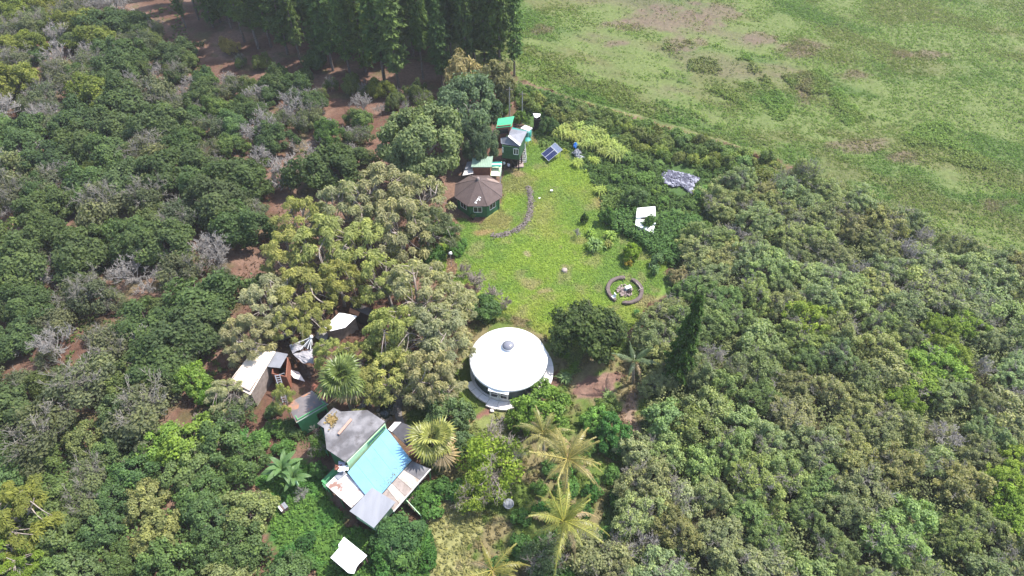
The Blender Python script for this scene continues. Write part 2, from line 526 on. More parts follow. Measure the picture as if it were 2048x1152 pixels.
def crown_leafy(seed, R, H, z0, ncl, nl, ls, rc=0.3, asp=1.5, jit=0.6, flat=1.0, axis=None, low=-0.35, keep=0.5, mb=None, mat=0, lump=.25):
    rng = np.random.default_rng(seed)
    mb = mb or MB()
    zc = z0 + (H - z0) * .42
    ez_up, ez_dn = H - zc, zc - z0
    d = rdir(rng, ncl * 3)
    d = d[d[:, 2] > low][:ncl]
    ncl = len(d)
    ph = rng.uniform(0, 6.28, 3)
    ang = np.arctan2(d[:, 1], d[:, 0])
    lobe = 1 + lump * (np.sin(2 * ang + ph[0]) * .5 + np.sin(3 * ang + ph[1]) * .5 + np.sin(5 * ang + ph[2]) * .35)
    rr = rng.uniform(.62, 1.0, ncl) * lobe
    E = np.stack([np.full(ncl, R), np.full(ncl, R), np.where(d[:, 2] > 0, ez_up, ez_dn)], -1)
    c = d * E * (rr * (1 - rc * .6))[:, None] + np.array([0, 0, zc])
    crad = rc * R * rng.uniform(.7, 1.25, ncl)
    ctint = rng.normal(0, .13, ncl)
    k = np.repeat(np.arange(ncl), nl)
    q = rdir(rng, len(k))
    far = np.where(rng.random(len(k)) < .12, rng.uniform(1.0, 1.55, len(k)), 1.0)
    P = c[k] + q * (crad[k] * far * rng.uniform(.55, 1.05, len(k)))[:, None] * np.array([1, 1, flat])
    rel = (P - np.array([0, 0, zc])) / np.array([R, R, (ez_up + ez_dn) * .5])
    ok = (np.linalg.norm(rel, axis=1) > keep) & (P[:, 2] > .15)
    P, q, k, rel = P[ok], q[ok], k[ok], rel[ok]
    nn = unit(q * .75 + unit(rel) * .45 + np.array([0, 0, .35]) + rng.normal(size=P.shape) * jit)
    t = np.clip(.5 + ctint[k] + rng.normal(0, .16, len(P)), 0, 1)
    mb.quads(cards(rng, P, nn, ls, asp, axis), t, mat)
    return mb

def limb(rng, a, b, r0, r1, bend=.15, k=5):
    a, b = np.asarray(a, float), np.asarray(b, float)
    t = np.linspace(0, 1, k)[:, None]
    o = rng.normal(size=3) * np.linalg.norm(b - a) * bend
    return a * (1 - t) + b * t + o * (t * (1 - t) * 2.2), r0 + (r1 - r0) * t[:, 0]

def trunk_mesh(seed, R, H, r=.2, n=5, mat=BARK, split=.3, name='trunk'):
    rng = np.random.default_rng(seed)
    mb = MB()
    s = np.array([rng.normal() * .15 * R * .3, rng.normal() * .15 * R * .3, H * split])
    mb.tube(*limb(rng, (0, 0, -.3), s, r, r * .75, .05), 6)
    for i in range(n):
        a = 6.283 * (i + rng.uniform(-.3, .3)) / n
        e = np.array([math.cos(a) * R * .62, math.sin(a) * R * .62, H * rng.uniform(.6, .85)])
        p, rr = limb(rng, s, e, r * .6, r * .15, .12)
        mb.tube(p, rr, 5)
        for j in range(2):
            f = p[rng.integers(2, 4)]
            mb.tube(*limb(rng, f, f + (rdir(rng, 1)[0] * .5 + np.array([math.cos(a) * .4, math.sin(a) * .4, .5])) * R * .4, r * .25, r * .06, .15, 4), 4)
    return mb.mesh(name, [mat])

def twig_mesh(seed, R, H, r=.13, mains=6, mat=TWIG, thin=.018, name='twigs'):
    rng = np.random.default_rng(seed)
    mb = MB()
    s = np.array([0, 0, H * rng.uniform(.12, .25)])
    mb.tube(*limb(rng, (0, 0, -.2), s, r, r * .8, .05, 3), 5)
    def grow(p0, d, length, rad, lev):
        k = (5, 4, 3, 3)[lev]
        pts, dd, p = [p0], d.copy(), p0.copy()
        for i in range(k):
            dd = unit(dd + rng.normal(size=3) * .16 + np.array([0, 0, .05]))
            p = p + dd * length / k
            pts.append(p)
        pts = np.array(pts)
        mb.tube(pts, np.linspace(rad, max(rad * .35, thin), k + 1), 4 if lev < 2 else 3)
        if lev < 3:
            for j in range((6, 6, 4)[lev]):
                i = rng.integers(1, k + 1) if lev else rng.integers(2, k + 1)
                nd = unit(dd * .8 + rdir(rng, 1)[0] * .75 + np.array([0, 0, .15]))
                grow(pts[i], nd, length * rng.uniform(.38, .6), max(rad * .45, thin), lev + 1)
    for i in range(mains):
        a = 6.283 * (i + rng.uniform(-.35, .35)) / mains
        ti = rng.uniform(.35, 1.0)
        d = unit(np.array([math.cos(a) * ti, math.sin(a) * ti, .75]))
        grow(s, d, min(R / max(ti, .3), H) * .62, r * .55, 0)
    return mb.mesh(name, [mat])

def euc_meshes(seed, R, H, ncl=50, nl=190, ls=.31):
    rng = np.random.default_rng(seed)
    cr, tr = MB(), MB()
    s = np.array([rng.normal() * .4, rng.normal() * .4, H * .3])
    tr.tube(*limb(rng, (0, 0, -.3), s, .34, .26, .04), 7)
    nm = 5
    ends = []
    for i in range(nm):
        a = 6.283 * (i + rng.uniform(-.3, .3)) / nm
        e = np.array([math.cos(a) * R * rng.uniform(.4, .6), math.sin(a) * R * rng.uniform(.4, .6), H * rng.uniform(.55, .75)])
        p, rr = limb(rng, s, e, .2, .09, .14, 6)
        tr.tube(p, rr, 5)
        ends.append((p, e))
    for j in range(ncl):
        a = rng.uniform(0, 6.283)
        rad = R * math.sqrt(rng.uniform(.02, 1))
        z = H * (.98 - .42 * (rad / R) ** 1.6) - rng.uniform(0, .22) * H
        c = np.array([math.cos(a) * rad, math.sin(a) * rad, z])
        p, e = min(ends, key=lambda q: np.linalg.norm(q[1] - c))
        st = p[rng.integers(3, len(p))]
        tr.tube(*limb(rng, st, c + np.array([0, 0, R * .04]), .085, .03, .12, 5), 4)
        crad = R * rng.uniform(.12, .22)
        n = int(nl * rng.uniform(.6, 1.3))
        q = rdir(rng, n)
        q[:, 2] = np.where(q[:, 2] < -.3, -q[:, 2] * .6, q[:, 2])
        P = c + q * (crad * rng.uniform(.35, 1.05, n))[:, None] * np.array([1, 1, .75])
        P[:, 2] -= (np.hypot(P[:, 0] - c[0], P[:, 1] - c[1]) / crad) ** 2 * crad * .3
        nn = unit(q + np.array([0, 0, .3]) + rng.normal(size=P.shape) * .5)
        ax = unit(q * np.array([1, 1, 0]) * .8 + np.array([0, 0, -.8]))
        t = np.clip(.45 + rng.normal(0, .12) + q[:, 2] * .12 + rng.normal(0, .14, n), 0, 1)
        cr.quads(cards(rng, P, nn, ls, 3.2, ax, .4), t)
    return tr.mesh('trunk', [PALEBARK]), cr.mesh('crown', [LEAF])

def pine_meshes(seed, H, R, base=.12, cone=.25, nq=4600, ls=.42):
    rng = np.random.default_rng(seed)
    cr, tr = MB(), MB()
    k = 12
    z = np.linspace(-.3, H, k)
    tr.tube(np.column_stack([np.cumsum(rng.normal(0, .02, k)), np.cumsum(rng.normal(0, .02, k)), z]), np.linspace(.24, .03, k), 6)
    zb = np.arange(H * base, H * .99, .62)
    per = max(6, nq // (len(zb) * 7))
    for zi in zb:
        f = (zi - H * base) / (H * (1 - base))
        rl = R * min(1.0, (1 - f) / cone + .12) * (1.0 if f > .1 else .55 + 4.5 * f)
        for b in range(7):
            a = rng.uniform(0, 6.283)
            ll = rl * rng.uniform(.6, 1.1)
            if rng.random() < .12:
                continue
            droop = rng.uniform(.05, .35)
            t = rng.uniform(.12, 1, per) ** .75
            P = np.column_stack([np.cos(a) * ll * t, np.sin(a) * ll * t, zi + rng.normal(0, .12, per) - droop * ll * t * t + .18 * t])
            P += rng.normal(0, .16, P.shape)
            ax = np.array([math.cos(a), math.sin(a), -.5])
            nn = unit(np.array([math.cos(a) * .5, math.sin(a) * .5, .6]) + rng.normal(size=P.shape) * .55)
            tt = np.clip(.42 + rng.normal(0, .1) + t * .15 + rng.normal(0, .14, per), 0, 1)
            cr.quads(cards(rng, P, nn, ls, 2.4, ax, .45), tt)
            if b % 2 == 0:
                tr.tube([(0, 0, zi), (np.cos(a) * ll * .6, np.sin(a) * ll * .6, zi + .1 - droop * ll * .36)], [.035, .015], 3)
    return tr.mesh('trunk', [BARK]), cr.mesh('crown', [NEEDLE])

def strap_mesh(seed, R, H, n, w=.09, mat=LEAF, k=5, name='crown', up=.8):
    """a tuft of long arching strap leaves"""
    rng = np.random.default_rng(seed)
    mb = MB()
    for i in range(n):
        a = rng.uniform(0, 6.283)
        r = R * rng.uniform(.3, 1.0)
        h = H * rng.uniform(.55, 1.0)
        b = np.array([rng.normal() * R * .18, rng.normal() * R * .18, 0])
        t = np.linspace(0, 1, k)
        P = b + np.column_stack([np.cos(a) * r * t ** 1.2, np.sin(a) * r * t ** 1.2, h * (1.0 - (1 - t) ** 2) - h * .55 * t ** 4])
        s = np.array([-math.sin(a), math.cos(a), 0]) * w * .5
        wd = np.sin(np.clip(t * 2.6 + .5, 0, math.pi))[:, None] * .9 + .1
        V = np.stack([P - s * wd, P + s * wd], 1).reshape(-1, 3)
        F = [(2 * j, 2 * j + 1, 2 * j + 3, 2 * j + 2) for j in range(k - 1)]
        mb.add(V, F, 0, np.clip(.5 + rng.normal(0, .18) + np.linspace(-.1, .15, k - 1), 0, 1), True)
    return mb.mesh(name, [mat])

# species: list of (trunk mesh, crown mesh), reference radius and height
SP = {}
def species(key, R, H, items):
    SP[key] = (R, H, items)

species('orchard', 5.0, 6.2, [(trunk_mesh(10 + i, 5, 6.2, .2, 5), crown_leafy(100 + i, 5, 6.2, .3, 75, 180, .37, .2, 1.5, lump=.42).mesh('crown', [LEAF])) for i in range(6)])
species('half', 4.6, 5.6, [(twig_mesh(30 + i, 4.6, 5.6, .16, 6, TWIG, .022, 'trunk'), crown_leafy(130 + i, 4.5, 5.2, .4, 24, 190, .32, .26, 1.5, lump=.4).mesh('crown', [LEAF])) for i in range(4)])
species('dead', 4.0, 5.0, [(twig_mesh(50 + i, 4.0, 5.0, .16, 7, DEADTWIG, .027, 'branches'), None) for i in range(4)])
species('brush', 3.2, 2.4, [(twig_mesh(57 + i, 3.2, 2.4, .1, 8, PALEBARK, .02, 'branches'), None) for i in range(3)])
species('euc', 5.2, 12.0, [euc_meshes(60 + i, 5.2, 12.0) for i in range(5)])
species('big', 7.0, 11.0, [(trunk_mesh(80 + i, 7, 11, .4, 7, PALEBARK), crown_leafy(180 + i, 7, 11, 1.5, 90, 330, .4, .17, 1.8, .5, keep=.6, lump=.14).mesh('crown', [LEAF])) for i in range(2)])
species('round', 4.6, 7.2, [(trunk_mesh(90, 4.6, 7.2, .25, 6), crown_leafy(190, 4.6, 7.2, .3, 90, 190, .36, .2, 1.5, .55, keep=.6, lump=.1).mesh('crown', [LEAF]))])
def koa_mesh(i):
    mb = crown_leafy(200 + i, 3.2, 4.6, .2, 190, 62, .19, .115, 2.0, .8, .9, low=-.15, keep=.4, lump=.34)
    return mb.mesh('crown', [LEAF])
species('koa', 3.2, 4.6, [(twig_mesh(220 + i, 2.7, 4.1, .1, 5, TWIG, .02, 'trunk'), koa_mesh(i)) for i in range(6)])
species('broad', 3.4, 4.4, [(trunk_mesh(240 + i, 3.4, 4.4, .14, 4), crown_leafy(250 + i, 3.4, 4.4, .1, 72, 130, .27, .18, 1.5, .65, lump=.35).mesh('crown', [LEAF_GLOSS])) for i in range(5)])
species('shrub', 1.5, 1.9, [(trunk_mesh(260 + i, 1.5, 1.9, .06, 4, name='stem'), crown_leafy(270 + i, 1.5, 1.9, .05, 18, 110, .23, .34, 1.6, .7, lump=.3).mesh('crown', [LEAF])) for i in range(4)])
species('airy', 4.2, 6.0, [(twig_mesh(280 + i, 4.0, 6.0, .16, 6, PALEBARK, .02, 'trunk'), crown_leafy(285 + i, 4.2, 6, 1.0, 28, 130, .3, .28, 1.8, .8, keep=.3, lump=.35).mesh('crown', [LEAF])) for i in range(2)])
species('pine', 1.9, 22.0, [pine_meshes(300 + i, 22.0, 1.9 , (.08, .2, .3, .14, .24)[i], (.3, .5, .38, .6, .25)[i]) for i in range(5)])
species('cypress', 2.6, 15.5, [pine_meshes(310, 15.5, 2.7, .02, .95, 15000, .38)])
species('feather', 3.0, 8.0, [(trunk_mesh(320 + i, 3, 8, .16, 5, PALEBARK), crown_leafy(325 + i, 3, 8, 1.0, 40, 110, .4, .24, 4.0, .5, 1.3, axis=np.array([0, 0, 1.0]), low=-.6, keep=.3, lump=.3).mesh('crown', [NEEDLE])) for i in range(2)])
species('cane', 1.5, 2.6, [(None, strap_mesh(330 + i, 1.7, 2.4, 150, .14)) for i in range(3)])
species('strap', 1.4, 2.0, [(None, strap_mesh(335 + i, 1.4, 2.0, 70, .2, LEAF_GLOSS)) for i in range(2)])

TREE_RNG = random.Random(5)
def add_tree(key, x, y, R, H, color, label, name='tree', cat='tree', group=None, variant=None, jit=.16, z=0.0):
    r = TREE_RNG
    R0, H0, items = SP[key]
    tm, cm = items[r.randrange(len(items)) if variant is None else variant]
    root = link(name, None, loc=(x, y, z))
    root.rotation_euler = (r.uniform(-.07, .07), r.uniform(-.07, .07), r.uniform(0, 6.283)) if key in ('orchard', 'half', 'koa', 'broad', 'dead', 'euc') else (0, 0, r.uniform(0, 6.283))
    root.scale = (R / R0 * r.uniform(.86, 1.16), R / R0 * r.uniform(.86, 1.16), H / H0)
    tag(root, label, cat, group)
    if tm is not None:
        link(tm.name.split('.')[0], tm, root)
    if cm is not None:
        o = link('crown', cm, root)
        v = 1 + r.uniform(-jit, jit)
        o.color = (color[0] * v * (1 + r.uniform(-jit, jit) * .6), color[1] * v, color[2] * v * (1 + r.uniform(-jit, jit) * .6), 1)
    return root

def at_px(px, py, zc):
    p = W(px, py, zc)
    return p.x, p.y

def scatter(poly, zc, spacing, seed, avoid=(), maxn=10000, frame=True, bounds=None):
    """world points whose picture at height ZC falls in the photo polygon POLY, at least SPACING apart"""
    rng = np.random.default_rng(seed)
    out = []
    grid = {}
    bx = bounds or (-150, 150, 10, 185)
    n = int((bx[1] - bx[0]) * (bx[3] - bx[2]) / spacing ** 2 * 9)
    X = rng.uniform(bx[0], bx[1], n); Y = rng.uniform(bx[2], bx[3], n)
    px, py, dep = proj(X, Y, zc)
    ok = inside(px, py, poly)
    if frame:
        ok &= (px > -90) & (px < 2140) & (py > -110) & (py < 1250)
    for ax, ay, ar in avoid:
        ok &= (px - ax) ** 2 + (py - ay) ** 2 > ar * ar
    for x, y in zip(X[ok], Y[ok]):
        c = (int(x // spacing), int(y // spacing))
        bad = False
        for i in (-1, 0, 1):
            for j in (-1, 0, 1):
                for q in grid.get((c[0] + i, c[1] + j), ()):
                    if (q[0] - x) ** 2 + (q[1] - y) ** 2 < spacing ** 2:
                        bad = True
        if not bad:
            grid.setdefault(c, []).append((x, y))
            out.append((x, y))
            if len(out) >= maxn:
                break
    return out


# ----------------------------------------------------------------- buildings
WHITE = surf_mat('white_paint', (0.8, 0.79, 0.77), (0.72, 0.71, 0.69), 1.2, rough=0.5)
WHITEROOF = surf_mat('white_membrane', (0.82, 0.82, 0.81), (0.77, 0.77, 0.76), 0.6, rough=0.45)
OFFWHITE = surf_mat('weathered_white', (0.7, 0.66, 0.63), (0.55, 0.5, 0.47), 1.6, rough=0.7, bump=.1)
DECKWHITE = surf_mat('deck_paint', (0.74, 0.7, 0.67), (0.66, 0.61, 0.58), 2.2, rough=0.7, col3=(0.42, 0.37, 0.35), scale3=1.2, lo3=.6, hi3=.75)
TEALWALL = surf_mat('dark_teal_canvas', (0.025, 0.06, 0.06), (0.035, 0.075, 0.075), 2, rough=0.55)
GREENWALL = surf_mat('green_boards', (0.045, 0.145, 0.06), (0.035, 0.11, 0.045), 2.5, rough=0.7, col3=(0.07, 0.17, 0.08), scale3=1.5)
DKGREEN = surf_mat('dark_green_boards', (0.03, 0.085, 0.035), (0.022, 0.06, 0.025), 2.5, rough=0.7)
LTGREEN = surf_mat('pale_green_paint', (0.4, 0.6, 0.36), (0.35, 0.53, 0.31), 2, rough=0.7)
MIDGREEN = surf_mat('mid_green_paint', (0.09, 0.3, 0.12), (0.075, 0.25, 0.1), 1.5, rough=0.65)
SHINGLE = surf_mat('brown_shingle', (0.088, 0.063, 0.058), (0.068, 0.048, 0.044), 1.3, rough=0.9, col3=(0.118, 0.088, 0.08), scale3=9, lo3=.45, hi3=.7, bump=.25, bump_scale=14)
SHINGLENEW = surf_mat('pale_shingle', (0.235, 0.175, 0.15), (0.2, 0.145, 0.125), 2, rough=0.9)
GREYSHINGLE = surf_mat('grey_shingle', (0.095, 0.09, 0.094), (0.215, 0.205, 0.21), 0.5, .42, .62, rough=0.85, col3=(0.075, 0.068, 0.068), scale3=0.8, lo3=.52, hi3=.68, bump=.25, bump_scale=16)
RUSTY = surf_mat('rusty_roofing', (0.1, 0.088, 0.09), (0.16, 0.142, 0.144), 0.9, rough=0.8, col3=(0.3, 0.14, 0.075), scale3=0.45, lo3=.5, hi3=.58)
BLUE = surf_mat('blue_roof_coating', (0.15, 0.315, 0.45), (0.12, 0.27, 0.4), 0.6, .3, .75, rough=0.55, col3=(0.1, 0.255, 0.39), scale3=2.4, lo3=.66, hi3=.76)
GREYSHEET = surf_mat('grey_sheet', (0.225, 0.23, 0.25), (0.18, 0.185, 0.205), 1.2, rough=0.5, col3=(0.17, 0.17, 0.185), scale3=2.2, lo3=.62, hi3=.72, stretch=(1, .2, 1, .8))
WHITERUST = surf_mat('white_rusted_sheet', (0.66, 0.62, 0.6), (0.5, 0.45, 0.42), 0.8, rough=0.6, col3=(0.23, 0.13, 0.1), scale3=.6, lo3=.5, hi3=.6)
PLANKA = surf_mat('bleached_sheet', (0.42, 0.37, 0.33), (0.31, 0.265, 0.23), 1.5, rough=0.8, col3=(0.24, 0.18, 0.14), scale3=1.6, lo3=.55, hi3=.7, stretch=(1, 1, 1))
PLANKB = surf_mat('brown_dusty_sheet', (0.19, 0.155, 0.135), (0.27, 0.225, 0.2), 1.7, rough=0.85, col3=(0.16, 0.12, 0.1), scale3=2.2, lo3=.55, hi3=.7)
CREAM = surf_mat('cream_roof', (0.74, 0.64, 0.53), (0.6, 0.5, 0.4), 1.0, rough=0.7, col3=(0.26, 0.2, 0.15), scale3=1.0, lo3=.58, hi3=.7)
BLACKROOF = surf_mat('black_felt', (0.055, 0.052, 0.06), (0.04, 0.038, 0.043), 2, rough=0.75)
DKBROWN = surf_mat('dark_brown_timber', (0.055, 0.035, 0.028), (0.035, 0.022, 0.018), 3, rough=0.85)
REDBROWN = surf_mat('red_brown_boards', (0.24, 0.095, 0.06), (0.18, 0.07, 0.045), 2.5, rough=0.8)
BROWNWOOD = surf_mat('brown_tread', (0.15, 0.1, 0.09), (0.105, 0.07, 0.062), 3, rough=0.85)
DARKVOID = surf_mat('shade_and_char_black', (0.02, 0.016, 0.014), rough=0.95)  # near-black: paints shade under the stilt house and in the trailer gap; chars logs
GREYTARP = surf_mat('grey_tarpaulin', (0.3, 0.285, 0.3), (0.22, 0.21, 0.22), 1.0, rough=0.7, bump=.5, bump_scale=2.5)
EMERALD = surf_mat('emerald_metal', (0.02, 0.33, 0.16), (0.016, 0.27, 0.125), 1.5, rough=0.45)
SAGE = surf_mat('sage_metal', (0.24, 0.33, 0.25), (0.2, 0.28, 0.21), 1.4, rough=0.6)
TEALSHEET = surf_mat('teal_sheet', (0.03, 0.24, 0.2), (0.025, 0.19, 0.16), 2, rough=0.5)
SLATE = surf_mat('slate_metal', (0.17, 0.175, 0.2), (0.13, 0.135, 0.155), 1.3, rough=0.6)
PALELIME = surf_mat('pale_lime_board', (0.6, 0.72, 0.48), (0.54, 0.66, 0.42), 2, rough=0.6)
GLASS = surf_mat('window_glass', (0.02, 0.025, 0.028), rough=0.12, spec=0.6)
SOLARCELL = surf_mat('solar_cell', (0.016, 0.02, 0.075), rough=0.22, spec=0.5)
SOLARPALE = surf_mat('pale_solar_cell', (0.16, 0.19, 0.27), rough=0.25, spec=0.5)
ALU = surf_mat('aluminium', (0.5, 0.5, 0.52), rough=0.4, metal=0.6)
BLUETARP = surf_mat('blue_tarpaulin', (0.03, 0.2, 0.62), rough=0.5)
STONE = surf_mat('lava_stone', (0.115, 0.094, 0.08), (0.2, 0.17, 0.15), 1.6, rough=0.9, col3=(0.08, 0.066, 0.06), scale3=2.8, lo3=.5, hi3=.65)
PINKSTONE = surf_mat('pinkish_stone', (0.3, 0.235, 0.215), (0.16, 0.12, 0.11), 1.9, rough=0.9)
GREYROCK = surf_mat('pale_grey_rock', (0.085, 0.085, 0.115), (0.29, 0.29, 0.34), 1.4, .48, .62, rough=0.85)
EARTH = surf_mat('earth_bench', (0.125, 0.098, 0.09), (0.09, 0.068, 0.062), 3, rough=0.95, bump=.5, bump_scale=9)
DOMEPLASTIC = surf_mat('smoked_dome', (0.16, 0.16, 0.185), rough=0.18, spec=0.6)
SKIN = surf_mat('skin', (0.3, 0.17, 0.11), rough=0.6)
HAIR = surf_mat('hair', (0.03, 0.02, 0.015), rough=0.7)
SHIRTW = surf_mat('white_shirt', (0.75, 0.74, 0.76), rough=0.85)
SHIRTL = surf_mat('lilac_shirt', (0.55, 0.5, 0.6), rough=0.85)
SHORTS = surf_mat('dark_shorts', (0.06, 0.06, 0.08), rough=0.85)
TEALBOX = surf_mat('aqua_plastic', (0.45, 0.68, 0.66), rough=0.5)
POND = surf_mat('pond_water', (0.012, 0.018, 0.01), rough=0.08, spec=0.5)
PATHSTONE = surf_mat('grey_path', (0.16, 0.14, 0.135), (0.11, 0.095, 0.09), 2.5, rough=0.9, bump=.4, bump_scale=8)

def slab(parent, name, pts, thk, mat, **kw):
    mb = MB()
    mats = [mat]
    mb.prism(pts, thk, 0)
    o = part(name, mb, mats, parent)
    for k, v in kw.items():
        o[k] = v
    return o

def wall(parent, a, b, z0, z1, mat, thk=.1, z1b=None, name='wall'):
    """upright wall from a to b (x, y), THK thick to its left"""
    z1b = z1 if z1b is None else z1b
    a, b = Vector((a[0], a[1])), Vector((b[0], b[1]))
    d = (b - a).normalized()
    n = Vector((-d.y, d.x)) * thk
    p = [a, b, b + n, a + n]
    V = [(q.x, q.y, z0) for q in p] + [(p[0].x, p[0].y, z1), (p[1].x, p[1].y, z1b), (p[2].x, p[2].y, z1b), (p[3].x, p[3].y, z1)]
    mb = MB()
    mb.add(V, [(0, 3, 2, 1), (4, 5, 6, 7), (0, 1, 5, 4), (1, 2, 6, 5), (2, 3, 7, 6), (3, 0, 4, 7)])
    return part(name, mb, mat, parent)

def room(parent, poly, z0, z1, mat, thk=.1, mats=None):
    """walls round a floor polygon given counter-clockwise seen from above; butted at the corners"""
    A = sum(poly[i][0] * poly[(i + 1) % len(poly)][1] - poly[(i + 1) % len(poly)][0] * poly[i][1] for i in range(len(poly)))
    if A < 0:
        poly = poly[::-1]
    n = len(poly)
    for i in range(n):
        a, b = Vector(poly[i][:2]), Vector(poly[(i + 1) % n][:2])
        d = (b - a).normalized()
        za = z1[i] if isinstance(z1, (list, tuple)) else z1
        zb = z1[(i + 1) % n] if isinstance(z1, (list, tuple)) else z1
        wall(parent, a, b - d * (thk + .003), z0, za, mats[i] if mats else mat, thk, zb)

def inset(poly, k):
    c = sum((Vector(p[:2]) for p in poly), Vector((0, 0))) / len(poly)
    return [c + (Vector(p[:2]) - c) * k for p in poly]

def window(parent, a, b, t0, t1, z0, z1, fmat=WHITE, out=.03, mull=1, name='window'):
    """framed window on the wall a-b; its outside is on the right of a->b"""
    a, b = Vector((a[0], a[1])), Vector((b[0], b[1]))
    d = (b - a).normalized()
    n = Vector((d.y, -d.x))
    p, q = a.lerp(b, t0) + n * out, a.lerp(b, t1) + n * out
    fr = MB()
    w = .09
    P = lambda v, z: Vector((v.x, v.y, z))
    fr.beam(P(p, z0), P(q, z0), .08, w); fr.beam(P(p, z1), P(q, z1), .08, w)
    for k in range(mull + 2):
        v = p.lerp(q, k / (mull + 1))
        fr.beam(P(v, z0 + w / 2 + .002), P(v, z1 - w / 2 - .002), w * (1 if k in (0, mull + 1) else .6), .076)
    f = part(name, fr, fmat, parent)
    g = MB()
    m = p.lerp(q, .5) - n * .005
    M = Vector((d.x, d.y, 0)).to_track_quat('X', 'Z').to_matrix()
    g.box((m.x, m.y, (z0 + z1) / 2), ((q - p).length - w * .5, .03, z1 - z0 - w * .5), M=M)
    part('pane', g, GLASS, f)
    return f

def rail(parent, pts, z, h, mat, name='railing', posts=None, r=.035):
    mb = MB()
    for a, b in zip(pts[:-1], pts[1:]):
        A, B = Vector((a[0], a[1], z)), Vector((b[0], b[1], z))
        n = max(2, int((B - A).length / 1.1))
        for k in range(n + 1):
            p = A.lerp(B, k / n)
            mb.box((p.x, p.y, z + h / 2), (.07, .07, h))
        for zz in (h + .03, h * .5):
            mb.beam(A + Vector((0, 0, zz)), B + Vector((0, 0, zz)), .06, .05)
    return part(name, mb, mat, parent)

def posts(parent, pts, z0, z1, mat, s=.12, name='post'):
    for p in pts:
        mb = MB()
        mb.box((p[0], p[1], (z0 + z1) / 2), (s, s, z1 - z0))
        part(name, mb, mat, parent)

# ---- the yurt
def build_yurt():
    c = W(1017, 741, 0)
    root = thing('yurt', 'large round yurt with a white domed roof and grey skylight', 'yurt', loc=c)
    R, RE, ZE, ZT = 4.75, 5.02, 2.75, 5.35
    mb = MB(); mb.lathe([(R, .45), (R, ZE)], 64, mat=0)
    part('wall', mb, TEALWALL, root)
    mb = MB()
    prof = [(RE, ZE - .28), (RE + .02, ZE - .02)] + [(RE + (.62 - RE) * t, ZE + (ZT - ZE) * (t ** .93)) for t in np.linspace(.02, 1, 9)]
    mb.lathe(prof, 64)
    mb.lathe([(RE - .02, ZE - .28), (R - .04, ZE - .12)], 64)
    roof = part('roof', mb, WHITEROOF, root)
    mb = MB()
    for k in range(32):
        a = k * math.pi / 16
        mb.tube([(math.cos(a) * (RE - .05), math.sin(a) * (RE - .05), ZE + .03), (math.cos(a) * .7, math.sin(a) * .7, ZT - .02)], .03, 4)
    part('roof_seam', mb, WHITEROOF, roof)
    mb = MB(); mb.lathe([(.78, ZT - .1), (.78, ZT + .02)] + [(.72 * math.cos(t), ZT + .02 + .42 * math.sin(t)) for t in np.linspace(.05, 1.57, 7)], 24)
    sk = part('skylight', mb, DOMEPLASTIC, root)
    mb = MB(); mb.lathe([(.79, ZT - .06), (.84, ZT - .06), (.84, ZT + .06), (.76, ZT + .07)], 24)
    part('rim', mb, ALU, sk)
    # floor platform with its curb, outer ring deck of wedge panels
    mb = MB(); mb.lathe([(0.01, .44), (R + .28, .44), (R + .28, .05)], 48, smooth=False)
    part('platform', mb, DECKWHITE, root)
    mb = MB(); mb.lathe([(R + .14, .46), (R + .14, .62), (R + .3, .62), (R + .3, .46)], 48, smooth=False)
    part('curb', mb, OFFWHITE, root)
    for k in range(14):
        a0 = math.radians(-158 + k * 13.6)
        a1 = math.radians(-158 + (k + 1) * 13.6 - .35)
        ro = 5.9 if k not in (3, 4, 5) else 6.25
        z = .36 + (k % 3) * .012
        mb = MB()
        mb.lathe([(R + .31, z - .12), (R + .31, z), (ro, z), (ro, z - .28)], 5, smooth=False, a0=a0, a1=a1)
        part('deck_panel', mb, DECKWHITE, root)
    # door with two glazed leaves under a flap of the roof, facing the camera and a little left
    ang = math.radians(-104)
    d = Vector((math.cos(ang), math.sin(ang), 0)); s = Vector((-d.y, d.x, 0))
    P = lambda u, v, z: d * u + s * v + Vector((0, 0, z))
    for k, v in enumerate((-.62, .62)):
        M = Matrix((s, d, Vector((0, 0, 1)))).transposed()
        mb = MB(); mb.box(P(R + .12, v, 1.47), (1.16, .1, 2.0), M=M)
        dr = part('door', mb, WHITE, root)
        for h in (1.2, 1.95):
            mb = MB(); mb.box(P(R + .178, v, h), (.76, .03, .55), M=M)
            part('pane', mb, GLASS, dr)
        mb = MB(); mb.box(P(R + .2, v * .25, 1.45), (.06, .06, .2), M=M)
        part('handle', mb, DKBROWN, dr)
    slab(root, 'awning', [P(R - .2, -1.35, ZE + .06), P(R - .2, 1.35, ZE + .06), P(R + .46, 1.3, ZE - .34), P(R + .46, -1.3, ZE - .34)], .07, WHITEROOF)
    for deg in (-160, -40, 15):
        a = math.radians(deg)
        p = Vector((math.cos(a), math.sin(a))) * (R + .02)
        t = Vector((-math.sin(a), math.cos(a))) * .6
        window(root, p - t, p + t, 0, 1, 1.15, 2.05, out=.05, mull=1)
build_yurt()

